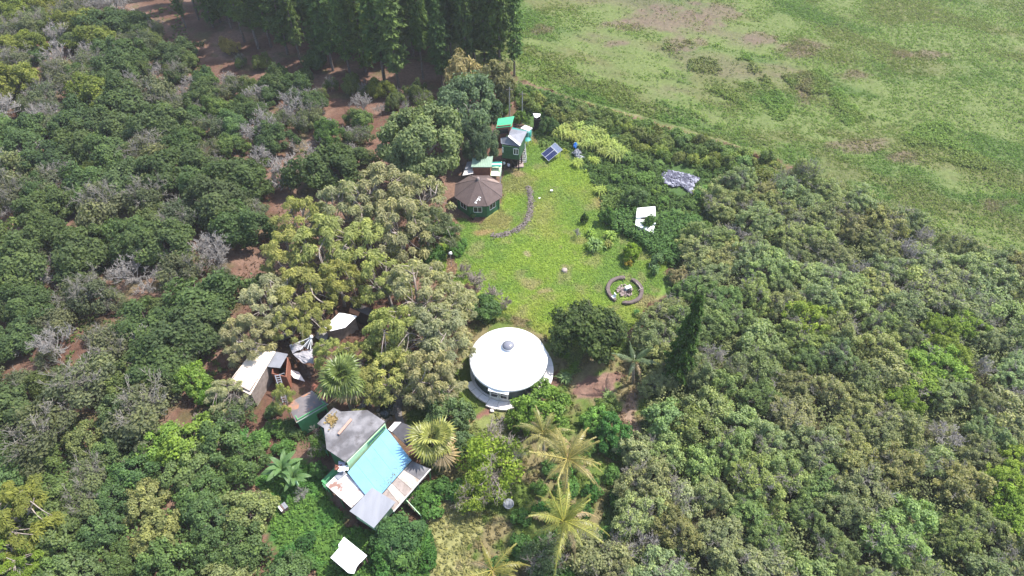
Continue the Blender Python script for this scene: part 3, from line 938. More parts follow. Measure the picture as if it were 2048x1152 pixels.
# ---- the octagonal house
def build_octagon():
    ce = W(957, 381, 2.7)
    c = Vector((ce.x, ce.y, 0))
    root = thing('octagonal_house', 'green octagonal house under a brown eight sided shingle roof', 'house', loc=c)
    R, RW, ZE, ZT = 4.15, 3.55, 2.7, 5.05
    A = [math.radians(22.5 + 45 * k - 90) for k in range(8)]
    ring = lambda r, z: [Vector((math.cos(a) * r, math.sin(a) * r, z)) for a in A]
    eo = ring(R, ZE)
    for k in range(8):
        a, b = eo[k], eo[(k + 1) % 8]
        ap = Vector((0, 0, ZT))
        ta, tb = a.lerp(ap, .965), b.lerp(ap, .965)
        mb = MB()
        dz = Vector((0, 0, .09))
        V = [a, b, tb, ta, a - dz, b - dz, tb - dz, ta - dz]
        mb.add(V, [(0, 1, 2, 3), (7, 6, 5, 4), (0, 4, 5, 1), (1, 5, 6, 2), (2, 6, 7, 3), (3, 7, 4, 0)])
        part('roof_panel', mb, SHINGLE, root)
        mb = MB()
        mb.beam(a.lerp(ap, .01) + Vector((0, 0, .02)), a.lerp(ap, .95) + Vector((0, 0, .0)), .14, .05)
        part('ridge_cap', mb, SHINGLE, root)
    a, b, ap = eo[2], eo[3], Vector((0, 0, ZT))
    def on(u, v, lift):
        p = a.lerp(b, u).lerp(ap, v)
        n = (b - a).cross(ap - a).normalized()
        return p + n * lift
    mb = MB()
    mb.add([on(.02, .04, .02), on(.55, .04, .02), on(.75, .42, .02), on(.3, .5, .02)], [(0, 1, 2, 3)])
    part('repaired_patch', mb, SHINGLENEW, root)
    rng = np.random.default_rng(4)
    a, b = eo[7], eo[0]
    mb = MB()
    for k in range(9):
        u, v = .35 + k * .035 + rng.normal() * .03, .12 + k * .03 + rng.normal() * .03
        s = rng.uniform(.03, .07)
        mb.add([on(u, v, .015), on(u + s, v, .015), on(u + s * 1.1, v + s * .9, .015), on(u - s * .2, v + s * .5, .015)], [(0, 1, 2, 3)])
    part('bird_stain', mb, WHITE, root)
    mb = MB(); mb.lathe([(.28, ZT - .2), (.28, ZT + .12), (.2, ZT + .3), (.02, ZT + .36)], 10)
    part('roof_cap', mb, PINKSTONE, root)
    wl = ring(RW, 0)
    for k in range(8):
        p, q = wl[k], wl[(k + 1) % 8]
        d = (q - p).normalized()
        wall(root, p, q - d * .06, -.2, ZE + .12, GREENWALL, .1)
        if k in (7, 0, 1, 2, 6):
            window(root, p, q, .24, .72, 1.0, 2.1, mull=1)
        mb = MB(); mb.box((p.x * 1.01, p.y * 1.01, (ZE - .2) / 2), (.14, .14, ZE + .1), math.atan2(p.y, p.x))
        part('corner_post', mb, GREENWALL, root)
build_octagon()

# ---- hut behind it
def build_hut():
    root = thing('wooden_hut', 'red brown wooden hut with a sage green metal roof behind the octagonal house', 'hut', loc=W(963, 350, 0))
    L = root.location.copy()
    r = lambda px, py, z: W(px, py, z) - L
    roof = [r(945, 316, 4.0), r(986, 312, 4.0), r(983, 334, 3.5), r(942, 334, 3.5)]
    slab(root, 'roof', roof, .1, SAGE)
    mb = MB()
    for t in np.linspace(.03, .97, 12):
        mb.beam(roof[0].lerp(roof[1], t) + Vector((0, 0, .02)), roof[3].lerp(roof[2], t) + Vector((0, 0, .02)), .06, .05)
    part('roof_rib', mb, SAGE, root)
    f = inset(roof, .86)
    room(root, f, -.2, 3.35, REDBROWN)
    slab(root, 'side_roof', [r(934, 324, 3.0), r(946, 322, 3.2), r(949, 335, 3.0), r(930, 338, 2.7)], .08, GREYSHEET)
    slab(root, 'side_roof', [r(931, 335.5, 2.5), r(948, 334, 2.7), r(946, 347, 2.5), r(925, 351, 2.2)], .08, OFFWHITE)
    posts(root, [r(926.5, 350.5, 0), r(944.5, 347, 0), r(935, 325, 0)], -.2, 2.15, DKBROWN)
    # pale lime deck on the far side with a teal sheet and white posts
    dk = [r(981, 335, 1.6), r(1003.5, 331, 1.6), r(1001, 352, 1.6), r(977.5, 351, 1.6)]
    for k in range(6):
        a, b = dk[0].lerp(dk[1], k / 6 + .004), dk[0].lerp(dk[1], (k + 1) / 6 - .004)
        c, d = dk[3].lerp(dk[2], (k + 1) / 6 - .004), dk[3].lerp(dk[2], k / 6 + .004)
        slab(root, 'deck_board', [a, b, c, d], .07, PALELIME)
    posts(root, [p + (sum(dk, Vector()) / 4 - p) * .06 for p in dk], -.2, 1.52, WHITE)
    rail(root, [dk[1] * 1, dk[2] * 1, ], 1.6, .85, PALELIME)
    slab(root, 'awning', [r(984, 323.5, 2.6), r(1004, 323.5, 2.6), r(1003, 333, 2.4), r(983.5, 333, 2.4)], .05, TEALSHEET)
    mb = MB(); mb.beam(r(983.5, 328.5, 2.53), r(1003.5, 328.5, 2.53), .25, .05)
    part('awning_strip', mb, WHITE, root)
    posts(root, [r(1003, 324, 2.5).to_2d(), r(1002, 332.5, 2.5).to_2d()], -.2, 2.36, WHITE, .09)
build_hut()

# ---- the green house on stilts
def build_stilt_house():
    root = thing('stilt_house', 'dark green boarded house on stilts with slate roof beside the solar panels', 'house', loc=W(1020, 325, 0))
    L = root.location.copy()
    r = lambda px, py, z: W(px, py, z) - L
    E = 5.0
    A, B, C_, D = r(1002, 287, E), r(1041, 293, E), r(1055, 262, E + .6), r(1022, 254, E + .6)
    P, Q = r(1017, 272, E + 1.15), r(1040.5, 291, E + .1)
    slab(root, 'roof', [P, Q, C_, D], .1, SLATE)
    slab(root, 'roof', [r(1001, 276, E + .5), A, B, P + Vector((0, 0, -.03))], .1, SLATE)
    mb = MB(); mb.beam(P + Vector((0, 0, .06)), Q + Vector((0, 0, .06)), .42, .06)
    part('ridge_cap', mb, OFFWHITE, root)
    up = Vector((0, 0, .025))
    def strip(u0, u1, v0, v1, m):
        g = lambda u, v: P.lerp(Q, v).lerp(D.lerp(C_, v), u) + up
        slab(root, 'roof_strip', [g(u0, v0), g(u0, v1), g(u1, v1), g(u1, v0)], .03, m)
    strip(.84, .995, .02, .97, TEALSHEET)
    strip(.36, .52, .05, .5, TEALSHEET)
    strip(.62, .68, .05, .95, GREYSHEET)
    f = [r(1004, 290, E).to_2d(), r(1038.5, 294, E).to_2d(), r(1051, 268, E).to_2d(), r(1020, 260, E).to_2d()]
    room(root, f, 2.35, [E - .12, E - .12, E + .35, E + .35], DKGREEN)
    a, b = Vector(f[0]), Vector(f[1])
    mb = MB()
    for t in np.linspace(.02, .98, 15):
        p = a.lerp(b, t); d = (b - a).normalized(); n = Vector((d.y, -d.x)) * .035
        mb.box((p.x + n.x, p.y + n.y, 3.6), (.07, .07, 2.4))
    part('batten', mb, GREENWALL, root)
    window(root, a, b, .68, .95, 3.45, 4.6, mull=1, out=.06)
    window(root, a, b, .02, .07, 3.6, 4.6, mull=0, out=.06)
    slab(root, 'floor', [Vector((p.x, p.y, 2.34)) for p in (Vector(q) for q in f)], .18, DKBROWN)
    g = inset(f, .93)
    st = [g[0], g[1], g[2], g[3], g[0].lerp(g[1], .5), g[2].lerp(g[3], .5), g[1].lerp(g[2], .5)]
    posts(root, st, -.2, 2.15, DKBROWN, .2, 'stilt')
    room(root, inset(f, .62), -.2, 2.14, DARKVOID)  # near-black walls stand in for the shade of the open understorey
    mb = MB()
    mb.beam((g[1].x, g[1].y, .2), (g[0].lerp(g[1], .5).x, g[0].lerp(g[1], .5).y, 2.0), .1, .1)
    mb.beam((g[0].lerp(g[1], .5).x, g[0].lerp(g[1], .5).y, .2), (g[0].x, g[0].y, 2.0), .1, .1)
    part('brace', mb, DKBROWN, root)
    # tower with the bright corrugated roof
    T = [r(996, 238, 7.2), r(1028.7, 233, 7.2), r(1023, 252.7, 6.7), r(992.6, 256, 6.7)]
    for k in range(8):
        u0, u1 = k / 8, (k + 1) / 8 - .012
        lift = Vector((0, 0, .012 * (8 - k)))
        slab(root, 'roof_panel', [T[0].lerp(T[3], u0) + lift, T[1].lerp(T[2], u0) + lift, T[1].lerp(T[2], u1) + lift * .4, T[0].lerp(T[3], u1) + lift * .4], .06, EMERALD)
    tf = inset(T, .86)
    room(root, tf, 2.3, [6.95, 6.95, 6.55, 6.55], REDBROWN, mats=[REDBROWN] * 4)
    window(root, tf[3], tf[2], .1, .8, 5.4, 6.2, DKBROWN, mull=2)
    # white stair and rail on the right hand side
    s0, s1 = r(1043, 296, 2.3), r(1046, 324, .1)
    for k in range(9):
        p = s0.lerp(s1, k / 8)
        mb = MB(); mb.box(p, (1.1, .28, .06), .1)
        part('tread', mb, OFFWHITE, root)
    mb = MB()
    for o in (-.6, .6):
        mb.beam(s0 + Vector((o, 0, -.12)), s1 + Vector((o, 0, -.12)), .05, .2)
        mb.beam(s0 + Vector((o, 0, .9)), s1 + Vector((o, 0, .9)), .06, .07)
        for t in (0, .33, .66, 1):
            p = s0.lerp(s1, t) + Vector((o, 0, 0))
            mb.box(p + Vector((0, 0, .45)), (.07, .07, .9))
    part('handrail', mb, WHITE, root)
    mb = MB(); mb.box(r(1037, 330, .12), (1.7, 1.5, .3), .1)
    part('landing', mb, PINKSTONE, root)
build_stilt_house()

def build_canopies():
    # white sheet over a teal water tank behind the stilt house
    t = thing('water_tank', 'round teal water tank under the white sheet behind the stilt house', 'tank', loc=W(1055, 272, 0))
    mb = MB(); mb.lathe([(.7, -.1), (.7, 1.1), (.6, 1.2), (.02, 1.25)], 20)
    part('tank_body', mb, TEALSHEET, t)
    mb = MB(); mb.lathe([(.2, 1.23), (.2, 1.33), (.02, 1.35)], 12); part('tank_lid', mb, TEALSHEET, t)
    c = thing('white_canopy', 'small white sheet canopy next to the slate roof of the stilt house', 'canopy', loc=W(1055, 270, 0))
    L = c.location.copy()
    r = lambda px, py, z: W(px, py, z) - L
    T = [r(1041, 256, 3.0), r(1050, 250, 3.3), r(1065, 256, 3.0), r(1057, 262, 2.9)]
    slab(c, 'canopy_sheet', T, .06, WHITE)
    posts(c, inset(T, .9), -.2, 2.85, WHITE, .08)
    s = thing('dark_shed', 'dark open shed with a white roof panel under trees beyond the stilt house', 'shed', loc=W(1074, 250, 0))
    L = s.location.copy()
    T = [r2 for r2 in (W(1066, 226.5, 2.9) - L, W(1081, 227.5, 2.9) - L, W(1080, 232, 2.7) - L, W(1073, 236, 2.6) - L, W(1068.5, 234, 2.6) - L)]
    slab(s, 'roof', T, .08, WHITE)
    F = [W(1067, 229, 2.6) - L, W(1082, 230, 2.6) - L, W(1082, 238, 2.6) - L, W(1067, 238, 2.6) - L]
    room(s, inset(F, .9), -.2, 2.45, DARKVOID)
    slab(s, 'lower_roof', [W(1069, 247, 1.4) - L, W(1081, 243, 1.6) - L, W(1083, 247, 1.4) - L, W(1072, 250, 1.2) - L], .06, GREYSHEET)
    u = thing('teal_parasol', 'small teal sunshade standing by the stair of the stilt house', 'sunshade', loc=W(1054, 291, 0))
    mb = MB(); mb.lathe([(.7, 1.35), (.4, 1.5), (.02, 1.6)], 10); part('shade', mb, TEALSHEET, u)
    mb = MB(); mb.tube([(0, 0, -.1), (0, 0, 1.55)], .03, 6); part('pole', mb, WHITE, u)
    for px, py, h, lab in ((1019, 236, 6.5, 'weathered utility pole standing behind the bright green roof'), (1044, 245, 6.5, 'weathered utility pole between the white sheet canopy and the tower')):
        p = thing('utility_pole', lab, 'utility pole', 'poles behind the stilt house', loc=W(px, py, 0))
        mb = MB(); mb.tube([(0, 0, -.2), (0, 0, h)], [.12, .09], 7); part('pole', mb, ALU, p)
        mb = MB(); mb.box((0, 0, h - .5), (1.3, .1, .1)); part('crossarm', mb, BARK, p)
build_canopies()

# ---- solar array
def build_solar():
    root = thing('solar_array', 'tilted solar array of two dark panels and one pale panel on the lawn', 'solar panels', loc=W(1104, 312, 0))
    L = root.location.copy()
    r = lambda px, py, z: W(px, py, z) - L
    A, B, C_, D = r(1110.5, 285, 1.6), r(1125.8, 299.5, 1.6), r(1096, 321, .55), r(1082, 308, .55)
    U, V = D - A, B - A
    n = V.cross(U).normalized()
    if n.z < 0: n = -n
    def q(u, v, h=0.0): return A + U * u + V * v + n * h
    def panel(u0, u1, v0, v1, cell, nu, nv):
        fr = MB()
        e = .03
        for a, b in (((u0, v0), (u1, v0)), ((u1, v0), (u1, v1)), ((u1, v1), (u0, v1)), ((u0, v1), (u0, v0))):
            fr.beam(q(*a, .02), q(*b, .02), .055, .05)
        f = part('solar_panel', fr, ALU, root)
        for i in range(nu):
            for j in range(nv):
                a0, a1 = u0 + (u1 - u0) * (i + .04) / nu, u0 + (u1 - u0) * (i + .96) / nu
                b0, b1 = v0 + (v1 - v0) * (j + .04) / nv, v0 + (v1 - v0) * (j + .96) / nv
                mb = MB(); mb.prism([q(a0, b0, .01), q(a0, b1, .01), q(a1, b1, .01), q(a1, b0, .01)], .02)
                part('cell', mb, cell, f)
    panel(.02, .31, .02, .98, SOLARPALE, 3, 6)
    panel(.34, .98, .02, .49, SOLARCELL, 8, 4)
    panel(.34, .98, .51, .98, SOLARCELL, 8, 4)
    mb = MB()
    for u, v in ((.1, .1), (.1, .9), (.9, .1), (.9, .9)):
        p = q(u, v, -.05)
        mb.box((p.x, p.y, (p.z - .2) / 2), (.09, .09, p.z + .2))
    part('frame', mb, ALU, root)
build_solar()

def crumple(parent, name, poly, z, mat, seed, n=9, amp=.35):
    """a rumpled sheet over a quad of points"""
    rng = np.random.default_rng(seed)
    a, b, c, d = [np.array(p) for p in poly]
    t = np.linspace(0, 1, n)
    U, V = np.meshgrid(t, t, indexing='ij')
    G = a + (b - a) * U[..., None] * (1 - V[..., None]) + (d - a) * V[..., None] * (1 - U[..., None]) + (c - a) * (U * V)[..., None]
    G[..., 2] = z + rng.uniform(0, amp, U.shape) + np.sin(U * 3.1) * np.sin(V * 3.1) * amp
    idx = np.arange(n * n).reshape(n, n)
    F = np.stack([idx[:-1, :-1], idx[1:, :-1], idx[1:, 1:], idx[:-1, 1:]], -1).reshape(-1, 4)
    mb = MB(); mb.add(G.reshape(-1, 3), F, 0)
    G2 = G.copy(); G2[..., 2] -= .06
    mb.add(G2.reshape(-1, 3), F[:, ::-1], 0)
    return part(name, mb, mat, parent)

o = thing('blue_tarp', 'crumpled bright blue tarpaulin in the grass beside the solar array', 'tarp')
crumple(o, 'tarp_sheet', [W(1145, 297), W(1149, 291), W(1157, 294), W(1151, 302)], .3, BLUETARP, 1, 8, .5)
o = thing('grey_tarp', 'heap of grey plastic sheet in the grass near the blue tarpaulin', 'tarp')
crumple(o, 'tarp_sheet', [W(1143, 309), W(1155, 303), W(1164, 309), W(1152, 317)], .25, GREYSHEET, 2, 10, .5)
crumple(o, 'tarp_sheet', [W(1150, 316), W(1160, 312), W(1170, 318), W(1160, 324)], .15, GREYSHEET, 3, 8, .3)

def stone_cloud(name, pts, sizes, mat, seed, parent=None, flat=.7):
    rng = np.random.default_rng(seed)
    base = np.array([(0, 0, 1), (.9, 0, .45), (.28, .85, .45), (-.73, .53, .45), (-.73, -.53, .45), (.28, -.85, .45), (.73, .53, -.45), (-.28, .85, -.45), (-.9, 0, -.45), (-.28, -.85, -.45), (.73, -.53, -.45), (0, 0, -1)])
    F = np.array([(0, 1, 2), (0, 2, 3), (0, 3, 4), (0, 4, 5), (0, 5, 1), (1, 6, 2), (2, 7, 3), (3, 8, 4), (4, 9, 5), (5, 10, 1), (6, 7, 2), (7, 8, 3), (8, 9, 4), (9, 10, 5), (10, 6, 1), (7, 6, 11), (8, 7, 11), (9, 8, 11), (10, 9, 11), (6, 10, 11)])
    mb = MB()
    for p, s in zip(pts, sizes):
        V = base * (1 + rng.normal(0, .16, (12, 1))) * np.array([1, rng.uniform(.6, 1), flat * rng.uniform(.7, 1.1)]) * s
        a = rng.uniform(0, 6.28); k, q = math.cos(a), math.sin(a)
        mb.add(V @ np.array([(k, -q, 0), (q, k, 0), (0, 0, 1)]).T + np.array(p), F, 0, .5)
    return part(name, mb, mat, parent)

def build_stones():
    rng = np.random.default_rng(8)
    line = [W(x, y) for x, y in ((1056, 374), (1061, 392), (1062, 410), (1059, 430), (1053, 444), (1042, 455), (1027, 463), (1010, 469), (992, 473), (982, 470))]
    P, S = [], []
    for a, b in zip(line[:-1], line[1:]):
        n = int((b - a).length * 62)
        for k in range(n):
            p = a.lerp(b, rng.random())
            d = (b - a).normalized(); w = rng.normal() * .3
            P.append((p.x - d.y * w, p.y + d.x * w, max(.02, .3 - abs(w) * .4) * rng.uniform(.2, 1.1)))
            S.append(rng.uniform(.08, .16))
    t = thing('stone_wall', 'low curved dry stone wall bordering the octagonal house terrace', 'stone wall')
    s = stone_cloud('stones', P, S, STONE, 9, t); s['kind'] = 'stuff'
    poly = [(1324, 348), (1337, 342), (1360, 347), (1400, 357), (1387, 373), (1384, 391), (1363, 374), (1342, 375), (1326, 366)]
    P, S = [], []
    while len(P) < 1100:
        x, y = rng.uniform(1320, 1402), rng.uniform(340, 392)
        if inside(x, y, poly):
            w = W(x, y)
            P.append((w.x, w.y, .1 + rng.uniform(0, .25))); S.append(rng.uniform(.12, .26))
    t = thing('rubble_heap', 'flat heap of pale lilac grey rubble beyond the white trailer', 'rubble')
    s = stone_cloud('rubble', P, S, GREYROCK, 10, t, .5); s['kind'] = 'stuff'
build_stones()

# ---- fire circle
def build_fire_circle():
    c = W(1249, 582)
    def arc(a0, a1, R, label):
        t = thing('curved_bench', label, 'bench', 'curved benches round the fire pit')
        rng = np.random.default_rng(int(a0) + 400)
        k = 24
        prof = [(-.27, -.1), (-.3, .3), (-.2, .42), (.2, .44), (.3, .3), (.27, -.1)]
        V = []
        for i in range(k + 1):
            a = math.radians(a0 + (a1 - a0) * i / k)
            w = 1.0 if 0 < i < k else .75
            for u, z in prof:
                rr = R + u * w + rng.normal() * .02
                V.append((c.x + math.cos(a) * rr, c.y + math.sin(a) * rr, z * w + rng.normal() * .015))
        m = len(prof)
        F = [(i * m + j, i * m + j + 1, (i + 1) * m + j + 1, (i + 1) * m + j) for i in range(k) for j in range(m - 1)]
        mb = MB(); mb.add(V, F)
        mb.add([V[j] for j in range(m)], [tuple(range(m))]); mb.add([V[k * m + j] for j in range(m)], [tuple(range(m))[::-1]])
        part('bench_body', mb, EARTH, t)
    arc(82, 233, 2.45, 'dark curved earth bench on the yurt side of the fire pit')
    arc(-104, 60, 2.45, 'dark curved earth bench with a branch lying on it by the fire pit')
    rng = np.random.default_rng(12)
    pit = thing('fire_pit', 'round fire pit of loose pinkish stones inside the curved benches', 'fire pit')
    P, S = [], []
    for k in range(150):
        a, r = rng.uniform(0, 6.28), 1.15 * math.sqrt(rng.random())
        P.append((c.x + .02 + math.cos(a) * r, c.y + math.sin(a) * r, .08 + .12 * rng.random())); S.append(rng.uniform(.09, .2))
    for k in range(150):
        st = stone_cloud('stone', [P[k]], [S[k]], PINKSTONE, 13 + k, pit)
    t = thing('cooler_box', 'pale aqua box lying on the stones of the fire pit', 'box', loc=W(1256, 577, .3))
    mb = MB(); mb.box((0, 0, .13), (.85, .5, .34), .45); part('box_body', mb, TEALBOX, t)
    mb = MB(); mb.box((0, 0, .33), (.9, .55, .06), .45); part('lid', mb, WHITE, t)
    t = thing('charred_log', 'black charred logs on the stones of the fire pit', 'logs', loc=W(1258, 584, .2))
    for k in range(4):
        mb = MB(); a = k * .7
        mb.tube([(-.4 * math.cos(a), -.4 * math.sin(a), .05 + .05 * k), (.4 * math.cos(a), .4 * math.sin(a), .1 + .05 * k)], .09, 6); part('log', mb, DARKVOID, t)
    t = thing('white_chair', 'white plastic chair beside the end of the curved bench', 'chair', loc=W(1227, 594, .4))
    mb = MB(); mb.box((0, 0, .06), (.5, .48, .06), .5); part('seat', mb, WHITE, t)
    mb = MB(); mb.box((.2, .12, .35), (.08, .48, .55), .5); part('backrest', mb, WHITE, t)
    for u, v in ((-.2, -.2), (-.2, .2), (.2, -.2), (.2, .2)):
        mb = MB(); mb.box((u, v, -.18), (.05, .05, .42)); part('leg', mb, WHITE, t)
    t = thing('dead_branch', 'bare forked branch lying across the curved bench', 'branch')
    mb = MB()
    a, b = W(1272, 565, .55), W(1282, 578, .5)
    mb.tube([a, a.lerp(b, .5) + Vector((0, 0, .12)), b], [.05, .09, .1], 6); mb.tube([b, W(1287, 576, .5)], [.07, .04], 5); mb.tube([b, W(1276, 581, .45)], [.07, .04], 5)
    part('branch_wood', mb, PALEBARK, t)
build_fire_circle()

# ---- overgrown white trailer
def build_trailer():
    root = thing('white_trailer', 'white box trailer half buried in dark green vines', 'trailer', loc=W(1292, 450, 0))
    L = root.location.copy()
    r = lambda px, py, z: W(px, py, z) - L
    T = [r(1274.5, 416, 2.2), r(1310.5, 412.5, 2.2), r(1311, 433, 2.0), r(1272, 434.5, 2.0)]
    slab(root, 'roof', T, .1, WHITE)
    room(root, inset(T, .96), -.2, 1.88, WHITE)
    B = [r(1272, 436, 1.7), r(1288, 437, 1.7), r(1293, 446, 1.6), r(1309, 452, 1.5), r(1307, 467, 1.2), r(1271, 450, 1.4)]
    slab(root, 'lower_roof', B, .08, WHITE)
    F = [B[0], B[2], B[3], B[4], B[5]]
    room(root, inset(F, .9), -.2, 1.08, OFFWHITE)
    slab(root, 'painted_gap_shade', [r(1282, 436.2, 1.8), r(1305, 435.5, 1.8), r(1305, 438.5, 1.75), r(1282, 437.5, 1.75)], .3, DARKVOID)  # dark slab painted in for the shade of the gap between the roofs
    mb = MB(); mb.box(r(1307, 447, 1.55), (.5, .5, .3), .3); part('vent', mb, WHITE, root)
build_trailer()

# ---- the blue roofed house
def build_blue_house():
    root = thing('blue_roofed_house', 'rambling green house with a bright blue roof and patched sheet roofs', 'house', loc=W(740, 950, 0))
    L = root.location.copy()
    r = lambda px, py, z: W(px, py, z) - L
    # upper shingle roof
    up = [(667, 815, 5.3), (682, 823, 5.35), (735, 820, 5.3), (770, 843, 5.0), (691, 924, 4.8), (653, 898, 5.0), (648, 856, 5.3), (634, 847, 5.2)]
    U = [r(*p) for p in up]
    slab(root, 'upper_roof', U, .14, GREYSHINGLE)
    k1, k2 = r(690, 880, 5.24), r(706, 856, 5.36)
    mb = MB()
    mb.beam(r(677, 868, 5.4), r(703, 838, 5.42), .3, .05)
    part('rusty_ridge_strip', mb, surf_mat('rust_strip', (0.42, 0.24, 0.17), (0.3, 0.2, 0.17), 2, rough=.9), root)
    f = inset(U, .9)
    room(root, [f[0], f[2], f[3], f[4], f[5], f[7]], -.2, 4.7, GREENWALL, mats=None)
    # pale wall above the blue roof with its window band
    a, b = r(694.5, 925, 4.6), r(771, 848, 4.6)
    wall(root, a, b, 2.6, 4.62, LTGREEN, .1)
    d = (b - a).normalized()
    window(root, a, b, .52, .96, 3.95, 4.55, MIDGREEN, mull=2, out=.04)
    # blue roof
    A, B, C_, D = r(773, 857, 3.75), r(823, 920, 3.35), r(745, 1008, 3.35), r(695, 945, 3.75)
    for k in range(5):
        t0, t1 = k / 5, (k + 1) / 5 - .002
        lift = Vector((0, 0, .012 * (k % 2)))
        slab(root, 'blue_roof_sheet', [A.lerp(D, t0) + lift, B.lerp(C_, t0) + lift, B.lerp(C_, t1) + lift, A.lerp(D, t1) + lift], .1, BLUE)
    # bleached sheets along the right edge
    i0, i1 = r(824, 922, 3.2), r(764, 989, 3.2)
    o0, o1 = r(861, 938, 2.95), r(787, 1023, 2.95)
    ts = [0, .28, .5, .68, .84, 1.0]
    for k in range(5):
        t0, t1 = ts[k], ts[k + 1] - .006
        m = (GREYSHINGLE, PLANKA, PLANKB, PLANKA, PLANKB)[k]
        lift = Vector((0, 0, .02 * (k % 2)))
        slab(root, 'roof_sheet', [i0.lerp(i1, t0) + lift, o0.lerp(o1, t0) + lift, o0.lerp(o1, t1) + lift, i0.lerp(i1, t1) + lift], .07, m)
    mb = MB(); mb.beam(o0 + Vector((0, 0, -.05)), o1 + Vector((0, 0, -.05)), .08, .2); part('fascia', mb, OFFWHITE, root)
    # white rusted sheets on the left
    w0, w1, w2, w3 = r(684, 939, 3.3), r(651, 970, 3.0), r(703, 1016, 3.0), r(736, 984, 3.3)
    for k in range(3):
        t0, t1 = k / 3, (k + 1) / 3 - .008
        slab(root, 'roof_sheet', [w0.lerp(w3, t0), w1.lerp(w2, t0), w1.lerp(w2, t1), w0.lerp(w3, t1)], .07, (GREYSHEET, WHITERUST, WHITERUST)[k] if k == 9 else WHITERUST)
    slab(root, 'roof_patch', [r(684, 939, 3.36), r(670, 952, 3.3), r(677, 960, 3.3), r(693, 947, 3.36)], .05, GREYSHEET)
    # grey sheet on the corner
    slab(root, 'grey_roof', [r(744, 975, 3.62), r(791, 1004, 3.5), r(747.5, 1056, 3.4), r(699, 1022, 3.5)], .08, GREYSHEET)
    # black lean-to and its white strip
    slab(root, 'lean_to_roof', [r(803, 845, 3.5), r(825, 853, 3.3), r(830, 880, 3.1), r(815, 893, 3.1), r(784, 864, 3.5)], .08, BLACKROOF)
    slab(root, 'white_strip', [r(789, 844, 3.56), r(802.5, 844, 3.56), r(783.5, 863.5, 3.56), r(776, 858.5, 3.56)], .06, OFFWHITE)
    # walls under the lower roofs
    base = [A.lerp(C_, .05), B.lerp(D, .06), o0.lerp(o1, .5).lerp(C_, .3), r(747, 1046, 3.4), r(706, 1020, 3.0), w1.lerp(w3, .12)]
    base = [Vector((p.x, p.y)) for p in base]
    floor = [A, r(819, 917, 3), r(853, 938, 3), r(786, 1015, 3), r(748, 1049, 3.4), r(704, 1013, 3), r(657, 970, 3), D]
    fl = [Vector((p.x, p.y)) for p in floor]
    slab(root, 'floor', [Vector((p.x, p.y, 1.25)) for p in inset(fl, .97)], .2, DKBROWN)
    core = inset([r(773, 860, 3.2), r(820, 918, 3.2), r(765, 985, 3.2), r(736, 1000, 3.2), r(700, 950, 3.2)], .93)
    room(root, core, -.2, 3.2, GREENWALL)
    room(root, inset([r(744, 978, 3.4), r(786, 1005, 3.4), r(747.5, 1050, 3.4), r(704, 1022, 3.4)], .9), 1.26, 3.3, LTGREEN)
    posts(root, [p for p in inset([Vector((q.x, q.y)) for q in (o0, o0.lerp(o1, .33), o0.lerp(o1, .66), o1, w1, w1.lerp(w2, .5), w2)], .97)], -.2, 2.85, GREENWALL, .12)
    st = [r(748, 1048, 3.3), r(708, 1022, 3.3), r(784, 1010, 3.3)]
    posts(root, [p.to_2d() for p in st], -.2, 1.05, DKBROWN, .16, 'stilt')
    rail(root, [r(652, 970, 3).to_2d(), r(642, 962, 3).to_2d(), r(672, 932, 3).to_2d()], 1.26, .95, MIDGREEN)
    slab(root, 'porch_floor', [r(642, 962, 1.26), r(672, 932, 1.26), r(684, 940, 1.26), r(652, 970, 1.26)], .12, MIDGREEN)
    rail(root, [r(638, 868, 3).to_2d(), r(630, 880, 3).to_2d(), r(652, 900, 3).to_2d()], 1.6, .95, MIDGREEN)
    slab(root, 'porch_floor', [r(632, 868, 1.6), r(626, 882, 1.6), r(652, 905, 1.6), r(662, 885, 1.6)], .12, MIDGREEN)
    # stair at the right with brown treads and a pale green rail
    s0, s1 = r(822, 996, 1.3), r(853, 1029, .05)
    sd = (s1 - s0); sx = Vector((sd.y, -sd.x, 0)).normalized()
    for k in range(9):
        p = s0.lerp(s1, (k + .3) / 9)
        M = Matrix((sx, sx.cross(Vector((0, 0, -1))), Vector((0, 0, 1)))).transposed()
        mb = MB(); mb.box(p, (1.25, .3, .06), M=M)
        part('tread', mb, BROWNWOOD, root)
    mb = MB()
    for o in (-.68, .68):
        q = sx * o
        mb.beam(s0 + q + Vector((0, 0, -.1)), s1 + q + Vector((0, 0, -.1)), .06, .22)
    part('stringer', mb, BROWNWOOD, root)
    sgn = -1 if (sx.x > 0) else 1
    mb = MB()
    q = sx * (.72 * sgn)
    mb.beam(s0 + q + Vector((0, 0, .95)), s1 + q + Vector((0, 0, .95)), .08, .08)
    for t in (0.02, .5, .98):
        p = s0.lerp(s1, t) + q
        mb.box(p + Vector((0, 0, .46)), (.09, .09, .92))
    part('handrail', mb, LTGREEN, root)
    # things lying on it
    t = thing('laundry_bundle', 'pink and white cloth bundle on the corner beside the blue roof', 'laundry', loc=W(684, 936, 3.4))
    for k, m in enumerate((SHIRTW, SHIRTL, REDBROWN, SHIRTW)):
        p = t.location
        a = Vector((.35 * math.cos(k * 1.7), .35 * math.sin(k * 1.7), 0))
        q = [a + Vector(v) for v in ((-.4, -.35, 0), (.4, -.35, 0), (.4, .35, 0), (-.4, .35, 0))]
        crumple(t, 'cloth', q, .02 + .12 * k, m, 20 + k, 6, .2)
    rng = np.random.default_rng(33)
    n = 110
    u, v = rng.random(n), 1 - np.abs(rng.normal(0, .1, n))
    P = np.array([tuple(A.lerp(D, x).lerp(B.lerp(C_, x), min(.99, max(.02, y))) + L + Vector((0, 0, .03))) for x, y in zip(u * .75, v)])
